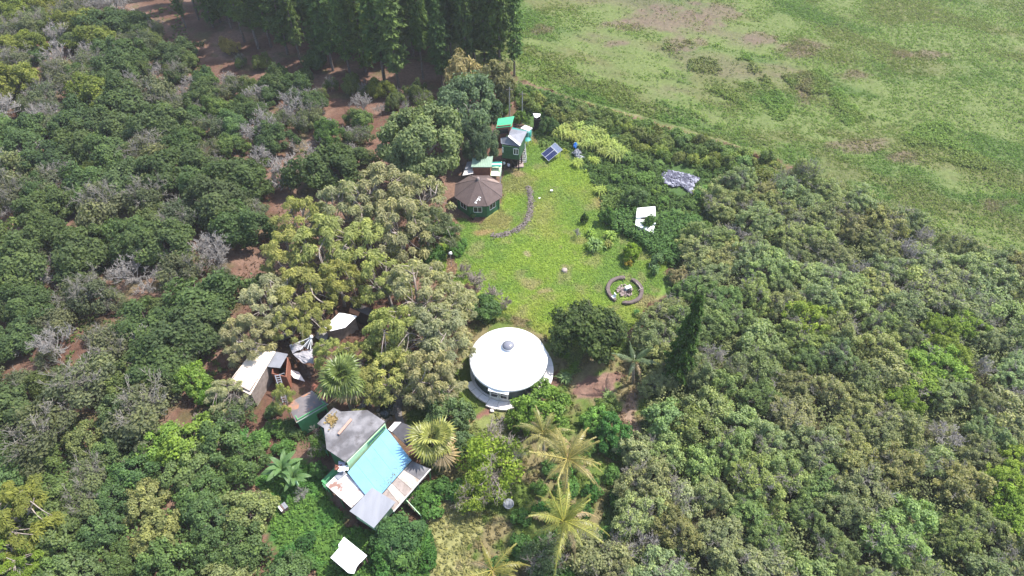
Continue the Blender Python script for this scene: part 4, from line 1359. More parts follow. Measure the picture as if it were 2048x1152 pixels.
    mb = MB(); mb.quads(cards(rng, P, unit(np.array([0, 0, 1.0]) + rng.normal(size=P.shape) * .2), .1), np.clip(rng.normal(.5, .2, n), 0, 1))
    t = thing('fallen_leaves', 'scattered fallen leaves along the palm side of the blue roof', 'leaves')
    q = part('leaves', mb, LEAF, t); q.color = (.15, .13, .07, 1); q['kind'] = 'stuff'
    t = thing('dry_leaf_pile', 'patch of dry brown leaves lying on the grey shingle roof', 'leaves')
    rng = np.random.default_rng(3)
    P = np.array([tuple(W(663 + rng.normal() * 5, 840 + rng.normal() * 6, 5.38)) for k in range(160)]) + np.column_stack([np.zeros((160, 2)), rng.uniform(0, .12, 160)])
    mb = MB(); mb.quads(cards(rng, P, unit(np.array([0, 0, 1.0]) + rng.normal(size=P.shape) * .5), .22), np.clip(rng.normal(.5, .2, 160), 0, 1))
    q = part('leaves', mb, LEAF, t); q.color = (.26, .19, .09, 1); q['kind'] = 'stuff'
build_blue_house()

def build_sheds():
    s = thing('rusty_roofed_shed', 'green shed with a dark rusty roof beside the large fan palm', 'shed', loc=W(620, 835, 0))
    L = s.location.copy(); r = lambda px, py, z: W(px, py, z) - L
    T = [r(573, 808, 3.7), r(624, 781, 3.9), r(657, 808, 3.5), r(593, 846, 3.3)]
    slab(s, 'roof', T, .1, RUSTY)
    RP = surf_mat('rust_bloom', (.33, .16, .09), (.2, .13, .11), 1.6, .4, .62, rough=.9)
    up = Vector((0, 0, .012))
    g = lambda u, v: T[0].lerp(T[1], u).lerp(T[3].lerp(T[2], u), v) + up
    for q in ([(.03, .1), (.16, .05), (.3, .1), (.36, .3), (.25, .46), (.1, .42), (.03, .3)], [(.55, .02), (.8, .02), (.92, .05), (.9, .1), (.6, .09)], [(.2, .55), (.3, .5), (.33, .6), (.24, .64)]):
        mb = MB(); mb.add([g(*p) for p in q], [tuple(range(len(q)))]); part('rust_patch', mb, RP, s)
    mb = MB(); mb.beam(T[3] + Vector((0, 0, .03)), T[2] + Vector((0, 0, .03)), .08, .14); part('gutter', mb, SAGE, s)
    f = inset(T, .88)
    room(s, f, -.2, [3.55, 3.7, 3.35, 3.2], MIDGREEN)
    window(s, f[3], f[2], .62, .95, 1.2, 2.6, DKGREEN, mull=0)
    h = thing('white_roofed_hut', 'small open hut with a flat white roof at the edge of the lower lawn', 'hut', loc=W(698, 1120, 0))
    L = h.location.copy(); r = lambda px, py, z: W(px, py, z) - L
    T = [r(688, 1074, 2.6), r(734, 1111, 2.6), r(723, 1123, 2.6), r(719, 1126, 2.6), r(713, 1134, 2.6), r(708, 1147, 2.6), r(697, 1146, 2.6), r(661, 1115, 2.6), r(678, 1096, 2.6), r(677, 1089, 2.6)]
    slab(h, 'roof', T, .08, WHITE)
    q = [r(688, 1079, 2.5), r(729, 1111, 2.5), r(704, 1142, 2.5), r(667, 1115, 2.5)]
    posts(h, [p.to_2d() for p in q], -.2, 2.5, BROWNWOOD, .12)
    room(h, inset(q, .75), -.2, 1.6, DKBROWN)
    b = thing('weathered_crate', 'small grey slatted crate standing on the lush lower lawn', 'crate', loc=W(569, 1019, 0))
    for k in range(4):
        mb = MB(); mb.box((-.33 + k * .22, 0, .72), (.2, .8, .05), .0); part('slat', mb, (OFFWHITE, BROWNWOOD, GREYSHEET, GREYSHEET)[k], b)
    mb = MB(); mb.box((0, 0, .35), (.84, .74, .68)); part('crate_body', mb, BROWNWOOD, b)
    b.rotation_euler = (0, 0, .75)
    # cream roofed cabin in the trees with its grey lean-to
    c = thing('cream_roofed_cabin', 'cabin with a stained cream roof half hidden by trees', 'cabin', loc=W(510, 760, 0))
    L = c.location.copy(); r = lambda px, py, z: W(px, py, z) - L
    T = [r(514, 690, 3.5), r(551, 703, 3.5), r(500, 790, 3.1), r(455, 767, 3.1)]
    for k in range(3):
        t0, t1 = k / 3, (k + 1) / 3 - .006
        slab(c, 'roof_sheet', [T[0].lerp(T[3], t0), T[1].lerp(T[2], t0), T[1].lerp(T[2], t1), T[0].lerp(T[3], t1)], .09, CREAM)
    room(c, inset(T, .9), -.2, [3.4, 3.4, 3.0, 3.0], PLANKB)
    slab(c, 'lean_to_roof', [r(546, 702, 3.2), r(576, 708, 2.8), r(560, 736, 2.7), r(531, 733, 3.1)], .08, SLATE)
    g = inset([r(546, 704, 3), r(576, 710, 3), r(572, 752, 3), r(540, 745, 3)], .92)
    room(c, g, -.2, 2.6, REDBROWN)
    window(c, r(557, 748, 2.4).to_2d(), r(572, 742, 2.4).to_2d(), .1, .7, 1.6, 2.4, GREYSHEET, mull=0, out=.2)
    # striped tarpaulin canopy on radiating poles
    p = thing('tarp_canopy', 'grey tarpaulin canopy with white poles radiating from one hub', 'canopy', loc=W(608, 715, 0))
    L = p.location.copy(); r = lambda px, py, z: W(px, py, z) - L
    hub = r(623, 674, 4.0)
    crumple(p, 'tarp_sheet', [r(578, 690, 3), r(603, 677, 3), r(606, 696, 3), r(584, 704, 3)], 2.7, GREYTARP, 31, 8, .25)
    crumple(p, 'tarp_sheet', [r(583, 703, 3), r(624, 694, 3), r(626, 722, 3), r(603, 722, 3)], 2.45, GREYTARP, 32, 9, .25)
    slab(p, 'dark_panel', [hub + Vector((-.1, 0, -.2)), r(606, 680, 3.2), r(612, 697, 2.9), r(624, 697, 2.9)], .05, BLACKROOF)
    for q in ((590, 688), (606, 682), (609, 694), (615, 698), (621, 699), (625, 690), (600, 700)):
        mb = MB(); mb.tube([hub, r(*q, 2.95)], .05, 5); part('pole', mb, WHITE, p)
    mb = MB(); mb.lathe([(.02, .25), (.2, .2), (.22, -.1), (.02, -.15)], 10, c=hub); part('hub', mb, WHITE, p)
    posts(p, [r(585, 703, 2.5).to_2d(), r(624, 720, 2.5).to_2d(), r(604, 720, 2.5).to_2d(), r(603, 679, 2.5).to_2d(), hub.to_2d()], -.2, 2.5, BROWNWOOD, .1)
    # narrow plank rack behind the hub
    k = thing('plank_rack', 'row of grey planks lying behind the tarpaulin hub', 'planks', loc=W(612, 664, 0))
    for i in range(6):
        mb = MB(); mb.box((-.4 + i * .13, .9 - i * .42, .5), (1.5, .16, .06), -.25); part('plank', mb, OFFWHITE, k)
    for v in (-1.0, .8):
        mb = MB(); mb.box((0, v, .22), (.12, .12, .5)); part('post', mb, BROWNWOOD, k)
    # white roofed trailer and dark brown trailer in the grove
    w = thing('white_roofed_shed', 'small shed with a plain white roof under the olive trees', 'shed', loc=W(682, 655, 0))
    L = w.location.copy(); r = lambda px, py, z: W(px, py, z) - L
    T = [r(648, 654, 2.9), r(679, 625, 2.9), r(714, 632, 2.9), r(690, 655, 2.9), r(661, 662, 2.9)]
    slab(w, 'roof', T, .08, WHITE)
    room(w, inset([T[0], T[1], T[2], T[4]], .9), -.2, 2.8, PLANKB)
    d = thing('dark_cabin', 'dark brown cabin with an orange panel behind the white roofed shed', 'cabin', loc=W(727, 640, 0))
    L = d.location.copy(); r = lambda px, py, z: W(px, py, z) - L
    T = [r(704, 600, 3.0), r(752, 622, 3.0), r(748, 636, 2.9), r(700, 614, 2.9)]
    slab(d, 'roof', T, .1, surf_mat('dark_metal', (.07, .06, .058), (.045, .038, .036), 2, rough=.7))
    slab(d, 'orange_panel', [r(700, 615, 2.7), r(720, 624, 2.7), r(716, 632, 2.5), r(698, 624, 2.5)], .06, surf_mat('orange_panel', (.42, .2, .11), (.33, .15, .08), 2, rough=.8))
    room(d, inset(T, .92), -.2, 2.75, DKBROWN)
    # ladder
    l = thing('ladder', 'aluminium ladder leaning beside the rusty roofed shed', 'ladder')
    a0, b0 = W(566, 806, 0.1), W(550, 750, 3.0)
    off = (W(577, 804, .1) - W(566, 806, .1))
    off = Vector((off.x, off.y, 0)).normalized() * .55
    for o in (Vector(), off):
        mb = MB(); mb.beam(a0 + o, b0 + o, .09, .09); part('rail', mb, ALU, l)
    for t in np.linspace(.04, .97, 13):
        p = a0.lerp(b0, t); mb = MB(); mb.beam(p, p + off, .06, .06); part('rung', mb, ALU, l)
build_sheds()

def build_debris():
    for i, (q, z, m, lab) in enumerate((([(640, 664), (660, 672), (652, 690), (632, 680)], .5, GREYTARP, 'grey sheet lying between the tarpaulin canopy and the white roofed shed'),
                                ([(574, 742), (600, 750), (612, 768), (590, 762)], .6, OFFWHITE, 'pale sheet leaning under the gum trees beside the ladder'),
                                ([(600, 728), (630, 738), (622, 762), (600, 752)], .3, DKBROWN, 'dark brown board pile between canopy and rusty roofed shed'),
                                ([(560, 672), (580, 664), (588, 676), (568, 686)], .5, RUSTY, 'rusty sheet on the soil behind the cream roof'),
                                ([(628, 770), (650, 776), (640, 790), (622, 782)], .3, REDBROWN, 'red brown boards lying above the rusty roofed shed'))):
        t = thing('metal_sheet' if i in (0, 1, 3) else 'board_pile', lab, 'sheet' if i in (0, 1, 3) else 'boards')
        crumple(t, 'sheet', [W(*p) for p in q], z, m, 60 + i, 5, .12)
build_debris()

def build_pond():
    rng = np.random.default_rng(6)
    ring = []
    for k in range(22):
        a = k * 6.283 / 22
        ring.append((774 + math.cos(a) * 17 + math.sin(a) * 5, 815 - math.sin(a) * 26 + rng.normal() * 1.2))
    mb = MB()
    pts = [W(x, y, .06) for x, y in ring]
    mb.prism(pts, .1)
    tag(part('pond_water', mb, POND), kind='structure')
    P, S = [], []
    for x, y in ring:
        for j in range(3):
            w = W(x + rng.normal() * 1.5, y + rng.normal() * 1.5); P.append((w.x, w.y, .12)); S.append(rng.uniform(.15, .3))
    t = thing('stone_edging', 'ring of grey stones edging the dark garden pond', 'stones')
    s = stone_cloud('stones', P, S, STONE, 15, t); s['kind'] = 'stuff'
    for nm, line, w in (('garden_path', [(803, 850), (797, 832), (796, 812), (801, 792), (812, 776), (830, 760)], 7), ('garden_path', [(700, 838), (730, 805), (742, 790), (765, 778), (800, 784)], 5)):
        L_, R_ = [], []
        for i, (x, y) in enumerate(line):
            x0, y0 = line[max(0, i - 1)]; x1, y1 = line[min(len(line) - 1, i + 1)]
            d = math.hypot(x1 - x0, y1 - y0); nx, ny = -(y1 - y0) / d * w, (x1 - x0) / d * w
            L_.append(W(x + nx, y + ny, .09)); R_.append(W(x - nx, y - ny, .09))
        mb = MB()
        V = L_ + R_; n = len(L_)
        mb.add(V, [(i, i + 1, n + i + 1, n + i) for i in range(n - 1)])
        V2 = [v - Vector((0, 0, .2)) for v in V]
        mb.add(V + V2, [(i, 2 * n + i, 2 * n + i + 1, i + 1) for i in range(n - 1)] + [(n + i, n + i + 1, 3 * n + i + 1, 3 * n + i) for i in range(n - 1)])
        tag(part(nm, mb, PATHSTONE), kind='structure')
build_pond()

# ---- small things
def build_small():
    t = thing('bird_bath', 'round grey stone basin under the airy lime green tree', 'bird bath', loc=W(1017, 1014, 0))
    mb = MB(); mb.lathe([(.3, -.1), (.14, .1), (.12, .62)], 14); part('pedestal', mb, PATHSTONE, t)
    mb = MB(); mb.lathe([(.1, .6), (.5, .7), (.62, .86), (.55, .86), (.4, .76), (.01, .74)], 20); part('basin', mb, GREYSHEET, t)
    t = thing('tree_stump', 'grey cut tree stump on the middle of the bright lawn', 'stump', loc=W(1129, 542, 0))
    mb = MB(); mb.lathe([(.52, -.1), (.42, .15), (.4, .34), (.02, .36)], 11); part('stump_wood', mb, PALEBARK, t)
    t = thing('white_bucket', 'small white bucket on the lawn below the solar array', 'bucket', loc=W(1103, 384, 0))
    mb = MB(); mb.lathe([(.02, .02), (.16, .02), (.2, .4), (.22, .4), (.22, .36)], 12); part('bucket_body', mb, WHITE, t)
    mb = MB(); mb.tube([(.2 * math.cos(a), .02, .4 + .18 * math.sin(a)) for a in np.linspace(0, 3.14, 8)], .015, 4); part('handle', mb, ALU, t)
    t = thing('white_stone', 'pale stone lying on the lawn near the curved stone wall', 'stone', loc=W(1079, 397, 0))
    stone_cloud('stone_body', [(0, 0, .08)], [.22], WHITE, 41, t)
    t = thing('white_boulder', 'pale stone on the bare patch below the yurt deck', 'stone', loc=W(984, 822, 0))
    stone_cloud('stone_body', [(0, 0, .15)], [.35], OFFWHITE, 42, t)
    for px in (1298, 1303):
        t = thing('marker_stake', 'thin white stake in the grass below the vine mound', 'stake', 'pair of white stakes near the fire circle', loc=W(px, 534, 0))
        mb = MB(); mb.tube([(0, 0, -.1), (0, 0, .85)], .03, 5); part('stake_wood', mb, WHITE, t)
    t = thing('potted_plant', 'dark pot with a small plant in front of the octagonal house', 'potted plant', loc=W(946, 438, 0))
    mb = MB(); mb.lathe([(.2, -.05), (.3, .4), (.26, .4), (.02, .36)], 12); part('pot', mb, DKBROWN, t)
    o = link('foliage', SP['strap'][2][0][1], t, (0, 0, .35)); o.scale = (.4, .4, .4); o.color = (.07, .12, .03, 1)
    t = thing('garden_figure', 'small orange and teal garden ornament beside the stone path', 'ornament', loc=W(829, 792, 0))
    mb = MB(); mb.lathe([(.25, -.05), (.22, .35), (.1, .5)], 8); part('base', mb, TEALSHEET, t)
    mb = MB(); mb.lathe([(.12, .48), (.2, .62), (.12, .8), (.01, .84)], 8); part('top', mb, surf_mat('orange_paint', (.5, .16, .05), rough=.6), t)
    t = thing('white_bag', 'pale plastic bag caught in the ground litter by the ladder', 'bag', loc=W(553, 823, 0))
    crumple(t, 'bag_sheet', [(-.25, -.2, 0), (.25, -.2, 0), (.25, .2, 0), (-.25, .2, 0)], .05, WHITE, 51, 6, .2)
    t = thing('white_drum', 'white object hanging in the bare branches above the lawn edge', 'lamp', loc=W(903, 533, 0))
    mb = MB(); mb.tube([(0, 0, -.1), (0, 0, 2.6)], .05, 5); part('pole', mb, PALEBARK, t)
    mb = MB(); mb.lathe([(.02, 3.1), (.25, 3.0), (.3, 2.7), (.02, 2.6)], 10); part('shade', mb, WHITE, t)
build_small()

# ---- people
def build_person(px, py, label, shirt, turn, arm):
    root = thing('person', label, 'person', loc=W(px, py, 0))
    root.rotation_euler = (0, 0, turn)
    J = [(0, 0, .95), (0, 0, 1.15), (0, 0, 1.4), (0, 0, 1.5), (0, -.01, 1.62), (0, 0, 1.72),
         (.1, 0, .9), (.11, .03, .5), (.11, .0, .09), (.11, -.14, .05), (-.1, 0, .9), (-.12, -.02, .5), (-.12, .03, .09), (-.12, -.11, .05),
         (.19, 0, 1.42), (.27, .02, 1.14), (.27 + arm * .05, -.16 * arm - .02, .94 + .12 * arm), (-.19, 0, 1.42), (-.27, .03, 1.14), (-.25, -.1, .92)]
    E = [(0, 1), (1, 2), (2, 3), (3, 4), (4, 5), (0, 6), (6, 7), (7, 8), (8, 9), (0, 10), (10, 11), (11, 12), (12, 13), (2, 14), (14, 15), (15, 16), (2, 17), (17, 18), (18, 19)]
    Rd = [.14, .13, .15, .06, .1, .08, .1, .065, .045, .04, .1, .065, .045, .04, .07, .045, .035, .07, .045, .035]
    me = bpy.data.meshes.new('body')
    me.from_pydata(J, E, [])
    o = link('body', me, root)
    sk = o.modifiers.new('skin', 'SKIN')
    o.modifiers.new('sub', 'SUBSURF').levels = 1
    sv = me.skin_vertices[0].data
    for i, rr in enumerate(Rd):
        sv[i].radius = (rr, rr)
        sv[i].use_root = i == 0
    dg = bpy.context.evaluated_depsgraph_get()
    nm = bpy.data.meshes.new_from_object(o.evaluated_get(dg))
    o.modifiers.clear()
    o.data = nm
    for m in (SKIN, shirt, SHORTS, HAIR):
        nm.materials.append(m)
    for p in nm.polygons:
        c = p.center
        p.material_index = 0
        if .98 < c.z < 1.5 and abs(c.x) < .25 or (1.2 < c.z < 1.5): p.material_index = 1
        if .5 < c.z <= .98 and abs(c.x) < .2: p.material_index = 2
        p.use_smooth = True
    mb = MB(); mb.lathe([(.115, 1.6), (.125, 1.7), (.08, 1.79), (.01, 1.81)], 10, c=(0, .025, 0))
    part('hair', mb, HAIR, root)
build_person(1009, 337, 'person in a white shirt standing by the stilt house near the hut deck', SHIRTW, .4, .3)
build_person(1017, 341, 'person in pale lilac clothes on the grass edge in front of the stilts', SHIRTL, -.5, 1.0)

# ----------------------------------------------------------------- vegetation
GREENS = dict(orchard=(0.06, 0.09, 0.034), half=(0.086, 0.1, 0.054), koa=(0.172, 0.2, 0.096), koa_green=(0.138, 0.185, 0.07), lime=(0.14, 0.2, 0.034),  # orchard: dark leaf green, deepened to stand for cloud shade over the grove
              olive=(0.172, 0.188, 0.09), broad=(0.065, 0.115, 0.038), euc=(0.14, 0.155, 0.045), euc_tan=(0.2, 0.18, 0.085), pine=(0.066, 0.104, 0.031))
ALLBLD = [(1017, 725, 112), (957, 390, 62), (965, 335, 40), (1022, 285, 48), (1104, 303, 34), (1292, 440, 34), (740, 940, 118), (700, 1110, 56), (612, 818, 56), (1062, 362 + 4, 20), (1362, 360, 46), (1249, 582, 48)]

def zone_of(x, y, zones):
    px, py, _ = proj(x, y, 2.0)
    return min(zones, key=lambda z: (float(px) - z[0]) ** 2 + (float(py) - z[1]) ** 2)[2]

PENDING = []
ANCHOR = [(957, 390, 'octagonal house'), (1017, 725, 'yurt'), (740, 940, 'blue roof'), (1290, 440, 'white trailer'), (1104, 303, 'solar array'), (500, 745, 'cream roof'), (1249, 582, 'fire circle')]
# -- orchard grove
ORCH = [(-140, -90), (120, -90), (270, 5), (330, 75), (430, 150), (560, 165), (650, 165), (720, 225), (735, 300), (610, 350), (520, 405), (450, 500), (425, 610), (410, 700), (340, 760),
        (330, 800), (290, 840), (150, 830), (90, 880), (-140, 890)]
ZO = [(60, 60, 'near the pale meadow corner'), (320, 100, 'below the bare soil track'), (520, 190, 'in front of the pine row'), (640, 230, 'beside the bare soil opening'),
      (180, 250, 'in the upper orchard'), (420, 330, 'behind the olive grove'), (40, 400, 'around the pink soil opening'), (200, 480, 'in the middle of the orchard'),
      (420, 560, 'along the olive grove edge'), (120, 700, 'in the lower orchard'), (300, 720, 'near the cream roofed cabin')]
gaps = [(35, 372, 36), (0, 640, 20), (455, 565, 22), (690, 215, 40), (640, 290, 16), (300, 20, 40), (350, 60, 34), (400, 120, 30), (345, 850, 34), (480, 505, 16), (600, 205, 16), (560, 330, 10), (290, 335, 18)]
pts = scatter(ORCH, 3.5, 5.3, 21, gaps)
rr = random.Random(3)
for x, y in pts:
    px, py, _ = proj(x, y, 3.5)
    z = zone_of(x, y, ZO)
    upper = px > 330 and py < 330
    u = rr.random()
    R = rr.uniform(3.5, 5.0) * (.72 if upper else 1.0)
    H = R * rr.uniform(1.1, 1.35)
    if u < (.34 if upper else .15):
        add_tree('dead', x, y, R * .85, H * .9, (0, 0, 0), 'leafless grey twigged tree ' + z, 'bare_tree', 'bare tree', 'leafless grey trees ' + z)
    elif u < (.62 if upper else .4):
        add_tree('half', x, y, R * .95, H, GREENS['half'], 'sparse grey twigged leafy tree ' + z, 'sparse_tree', 'tree', 'half bare trees ' + z)
    elif px < 190 and py < 190 and u > .35:
        add_tree('orchard', x, y, R, H, (0.125, 0.145, 0.03), 'yellowish round orchard tree ' + z, 'orchard_tree', 'tree', 'yellowish orchard trees ' + z)
    else:
        add_tree('orchard', x, y, R * 1.06, H, GREENS['orchard'], 'dark round orchard tree ' + z, 'orchard_tree', 'tree', 'dark orchard trees ' + z)  # leaf colour includes the painted cloud shade
FILL = [(100, -60), (240, 0), (330, 70), (420, 140), (560, 165), (720, 230), (740, 300), (620, 345), (540, 400), (450, 500), (440, 620), (340, 800), (-100, 880), (-100, -40)]
for x, y in scatter(FILL, 1.5, 4.5, 22, [(35, 372, 30), (0, 640, 16), (455, 565, 18), (690, 215, 34), (300, 20, 36), (350, 60, 30), (400, 110, 26), (640, 300, 14)]):
    px, py, _ = proj(x, y, 1.5)
    z = zone_of(x, y, ZO); u = rr.random(); R = rr.uniform(1.7, 2.9)
    if u < .3: add_tree('dead', x, y, R, R * 1.2, (0, 0, 0), 'small leafless tree ' + z, 'bare_tree', 'bare tree', 'small leafless trees ' + z)
    elif u < .7: add_tree('half', x, y, R * 1.1, R * 1.4, GREENS['half'], 'small sparse leaved tree ' + z, 'sparse_tree', 'tree', 'small sparse trees ' + z)
    else: add_tree('orchard', x, y, R * 1.1, R * 1.5, (.08, .115, .04), 'small green orchard tree ' + z, 'orchard_tree', 'tree', 'small green orchard trees ' + z, jit=.25)
for px, py, R, lab in ((195, 95, 2.9, 'silvery leafless tree at the upper end of the orchard'), (515, 190, 3.2, 'grey leafless tree above the bare soil opening'), (590, 215, 3.6, 'broad grey twigged tree beside the bare soil'),
                       (525, 260, 3.8, 'largest grey leafless tree behind the olive grove'), (725, 205, 3.0, 'pinkish leafless tree between bare soil and broad tree'), (432, 520, 2.8, 'silvery leafless tree at the olive grove edge'),
                       (310, 135, 2.6, 'small silvery leafless tree below the soil track'), (120, 335, 2.8, 'leafless tree beside the pink soil opening')):
    x, y = at_px(px, py, 2.2)
    add_tree('dead', x, y, R, R * 1.25, (0, 0, 0), lab, 'bare_tree', 'bare tree')
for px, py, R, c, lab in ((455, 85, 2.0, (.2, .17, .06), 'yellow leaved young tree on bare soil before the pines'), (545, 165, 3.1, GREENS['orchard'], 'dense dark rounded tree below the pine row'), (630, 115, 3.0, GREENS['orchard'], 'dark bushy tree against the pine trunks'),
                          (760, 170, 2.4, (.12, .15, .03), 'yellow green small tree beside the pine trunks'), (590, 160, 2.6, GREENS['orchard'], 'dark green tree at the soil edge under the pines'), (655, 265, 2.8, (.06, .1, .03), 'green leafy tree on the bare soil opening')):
    x, y = at_px(px, py, 2.5)
    add_tree('orchard', x, y, R, R * 1.45, c, lab, 'orchard_tree', 'tree')

# -- pine row along the top
rr = random.Random(9)
PZ = [(420, 30, 'at the orchard end of the pine row'), (620, 60, 'in the middle of the pine row'), (800, 80, 'behind the broad dense tree'), (940, 90, 'at the field end of the pine row')]
def pine(px, py, H, R, label, group=None):
    p = W(px, py)
    add_tree('pine', p.x, p.y, R, H, GREENS['pine'], label, 'pine_tree', 'pine tree', group, jit=.2)
front = [(1029, 150), (985, 150), (938, 160), (885, 172), (845, 158), (800, 178), (768, 160), (735, 145), (700, 150), (668, 138), (640, 130), (604, 118), (575, 112), (545, 98), (520, 100), (490, 84), (462, 60), (430, 55), (400, 35)]
for i, (px, py) in enumerate(front):
    if i == 0:
        pine(px, py, 20.5, 2.2, 'lone narrow pine standing at the field end of the row')
    else:
        z = min(PZ, key=lambda q: abs(q[0] - px))[2]
        pine(px + rr.uniform(-4, 4), py + rr.uniform(-4, 4), rr.uniform(17, 25), rr.uniform(1.9, 2.7), 'dark front pine ' + z, 'front rank pines ' + z)
for row, (dy, n) in enumerate(((-22, 19), (-44, 19), (-68, 18), (-94, 15))):
    for k in range(n):
        px = 420 + (1010 - 420) * (k + rr.uniform(.1, .9)) / n - row * 5
        py = 58 + (px - 430) * .21 + dy + rr.uniform(-7, 7)
        if px > 1005 - row * 6: continue
        z = min(PZ, key=lambda q: abs(q[0] - px))[2]
        pine(px, py, rr.uniform(17, 26), rr.uniform(1.8, 2.7), 'dark pine deeper ' + z, 'deeper pines ' + z)
for px, py in ((325, -12), (372, 55), (385, -20), (350, 5), (283, -25)):
    pine(px, py, rr.uniform(17, 22), 1.5, 'thin trunked pine on the bare soil track before the row', 'thin pines on the soil track')

for px, py, R, k in ((480, 120, 1.6, 'half'), (560, 140, 1.5, 'orchard'), (610, 150, 1.8, 'orchard'), (660, 168, 1.6, 'half'), (700, 172, 2.2, 'orchard'), (725, 178, 1.5, 'half'), (800, 195, 1.8, 'half'), (830, 185, 2.2, 'orchard'), (785, 205, 1.6, 'orchard'), (850, 205, 2.0, 'half'), (520, 125, 1.8, 'orchard'), (640, 185, 1.5, 'half'), (760, 215, 1.4, 'dead'), (810, 215, 1.5, 'dead')):
    x, y = at_px(px, py, 1.6)
    add_tree(k, x, y, R, R * 1.7, (.085, .115, .04), 'small understorey tree at the foot of the pines', 'understorey_tree', 'tree', 'understorey trees at the foot of the pines', jit=.2)
# -- large single trees
def big(key, px, py, zc, R, H, c, lab, name='tree', cat='tree', variant=None):
    x, y = at_px(px, py, zc)
    return add_tree(key, x, y, R, H, c, lab, name, cat, variant=variant, jit=.04)
big('big', 845, 290, 6.5, 8.0, 13.0, (0.12, 0.155, 0.068), 'broad dense light green tree behind the octagonal house', 'broad_tree', variant=0)
big('big', 962, 290, 4.5, 3.6, 8.5, (0.07, 0.1, 0.055), 'dark shade tree leaning over the stilt house', 'broad_tree', variant=1)
big('big', 928, 225, 7.5, 6.4, 13.5, (0.08, 0.118, 0.066), 'dark blue green broad tree above the stilt house', 'broad_tree', variant=1)
big('feather', 930, 150, 5.5, 3.6, 10.0, (0.21, 0.18, 0.085), 'tan feathery tree in front of the pines', 'feathery_tree')
big('feather', 985, 165, 5.0, 3.8, 9.5, (0.135, 0.135, 0.06), 'olive feathery tree below the lone narrow pine', 'feathery_tree')
big('feather', 1008, 188, 3.5, 2.4, 7.0, (0.1, 0.11, 0.05), 'small olive feathery tree beside the field track', 'feathery_tree')
big('round', 1178, 668, 3.6, 4.9, 7.6, (0.05, 0.075, 0.024), 'dense dark rounded tree between the yurt and the fire circle', 'rounded_tree')
big('cypress', 1348, 762, 0.1, 2.25, 16.2, (0.036, 0.07, 0.016), 'solitary dark green conical conifer in the thicket', 'conifer_tree', 'conifer')

EUC = [(600, 415, 4.6, 'euc'), (690, 395, 4.8, 'euc_tan'), (770, 365, 5.2, 'euc_tan'), (830, 385, 5.0, 'euc_tan'), (560, 480, 4.2, 'euc'), (640, 480, 4.8, 'euc'), (720, 470, 4.6, 'euc'), (795, 440, 4.8, 'euc_tan'),
       (850, 430, 4.0, 'euc_dark'), (600, 560, 4.4, 'euc'), (530, 570, 4.0, 'euc_tan'), (668, 532, 3.8, 'euc'), (768, 535, 4.3, 'euc'), (830, 560, 4.6, 'euc_tan'), (895, 575, 3.8, 'euc_tan'), (860, 640, 4.4, 'euc_tan'),
       (790, 640, 4.6, 'euc'), (480, 640, 3.6, 'euc_tan'), (888, 650, 3.3, 'euc_tan'), (850, 715, 3.8, 'euc_tan'), (780, 720, 3.8, 'euc'), (882, 728, 2.7, 'euc_tan'), (606, 592, 2.6, 'euc'),
       (720, 735, 3.0, 'euc'), (425, 740, 2.6, 'euc_tan')]
EC = dict(euc=(0.205, 0.215, 0.075), euc_tan=(0.212, 0.21, 0.122), euc_dark=(0.1, 0.125, 0.065))
EZ = [(600, 440, 'at the orchard side of the grove'), (800, 400, 'next to the octagonal house'), (560, 600, 'above the cream roofed cabin'), (720, 560, 'in the heart of the olive grove'), (870, 620, 'at the lawn edge behind the yurt'),
      (720, 700, 'over the white roofed shed'), (890, 720, 'beside the yurt wall'), (850, 430, 'shading the footpath')]
for px, py, R, k in EUC:
    x, y = at_px(px, py, 8.2)
    z = zone_of(*at_px(px, py, 2.0), EZ)
    look = {'euc': 'yellow green', 'euc_tan': 'tan olive', 'euc_dark': 'dark green'}[k]
    add_tree('euc', x, y, R, R * 2.25 + rr.uniform(-.8, .8), EC[k], look + ' drooping gum tree ' + z, 'gum_tree', 'tree', look + ' gum trees ' + z, jit=.1)
for px, py, R in ((950, 560, 3.2), (985, 585, 3.0), (930, 535, 2.6), (1010, 600, 2.2)):
    x, y = at_px(px, py, 1.8)
    add_tree('brush', x, y, R * .9, R * .75, (0, 0, 0), 'pale leafless brushwood at the lawn edge above the yurt', 'bare_bush', 'bare bush', 'leafless brush above the yurt')
for px, py, R, c in ((960, 620, 2.6, (.055, .11, .03)), (915, 470 + 20, 1.5, (.07, .15, .03)), (890, 455, 1.8, (.08, .16, .03)), (865, 510, 2.2, (.07, .15, .03)), (930, 600, 2.2, (.1, .16, .035))):
    x, y = at_px(px, py, 1.2)
    add_tree('broad', x, y, R, R * 1.15, c, 'bright green bush along the lawn edge of the gum grove', 'bush', 'bush', 'bushes along the gum grove')

for px, py, R, k in ((500, 655, 2.4, 'euc_tan'), (560, 790, 1.5, 'euc'), (575, 640, 2.4, 'euc'), (662, 695, 2.6, 'euc'), (705, 700, 2.4, 'euc'), (775, 690, 2.6, 'euc')):
    x, y = at_px(px, py, 5.5)
    add_tree('euc', x, y, R, 7.5, EC[k], 'thin straggly gum tree over the cabin yard', 'gum_tree', 'tree', 'thin gum trees over the cabin yard', jit=.1)
for px, py, R in ((548, 818, 1.2), (590, 868, 1.1), (575, 850, 1.0)):
    x, y = at_px(px, py, .8)
    add_tree('shrub', x, y, R, R * 1.3, (.09, .13, .05), 'low scrubby bush on the soil beside the rusty roofed shed', 'scrub_bush', 'bush', 'scrub bushes beside the rusty roofed shed')
for px, py, R in ((500, 880, 1.9), (545, 850, 1.6), (470, 850, 1.5), (400, 835, 1.8), (420, 870, 1.6)):
    x, y = at_px(px, py, .6)
    add_tree('brush', x, y, R, R * .6, (0, 0, 0), 'heap of dry brushwood on the soil below the cream roof', 'brush_heap', 'brushwood', 'brush heaps below the cream roof')
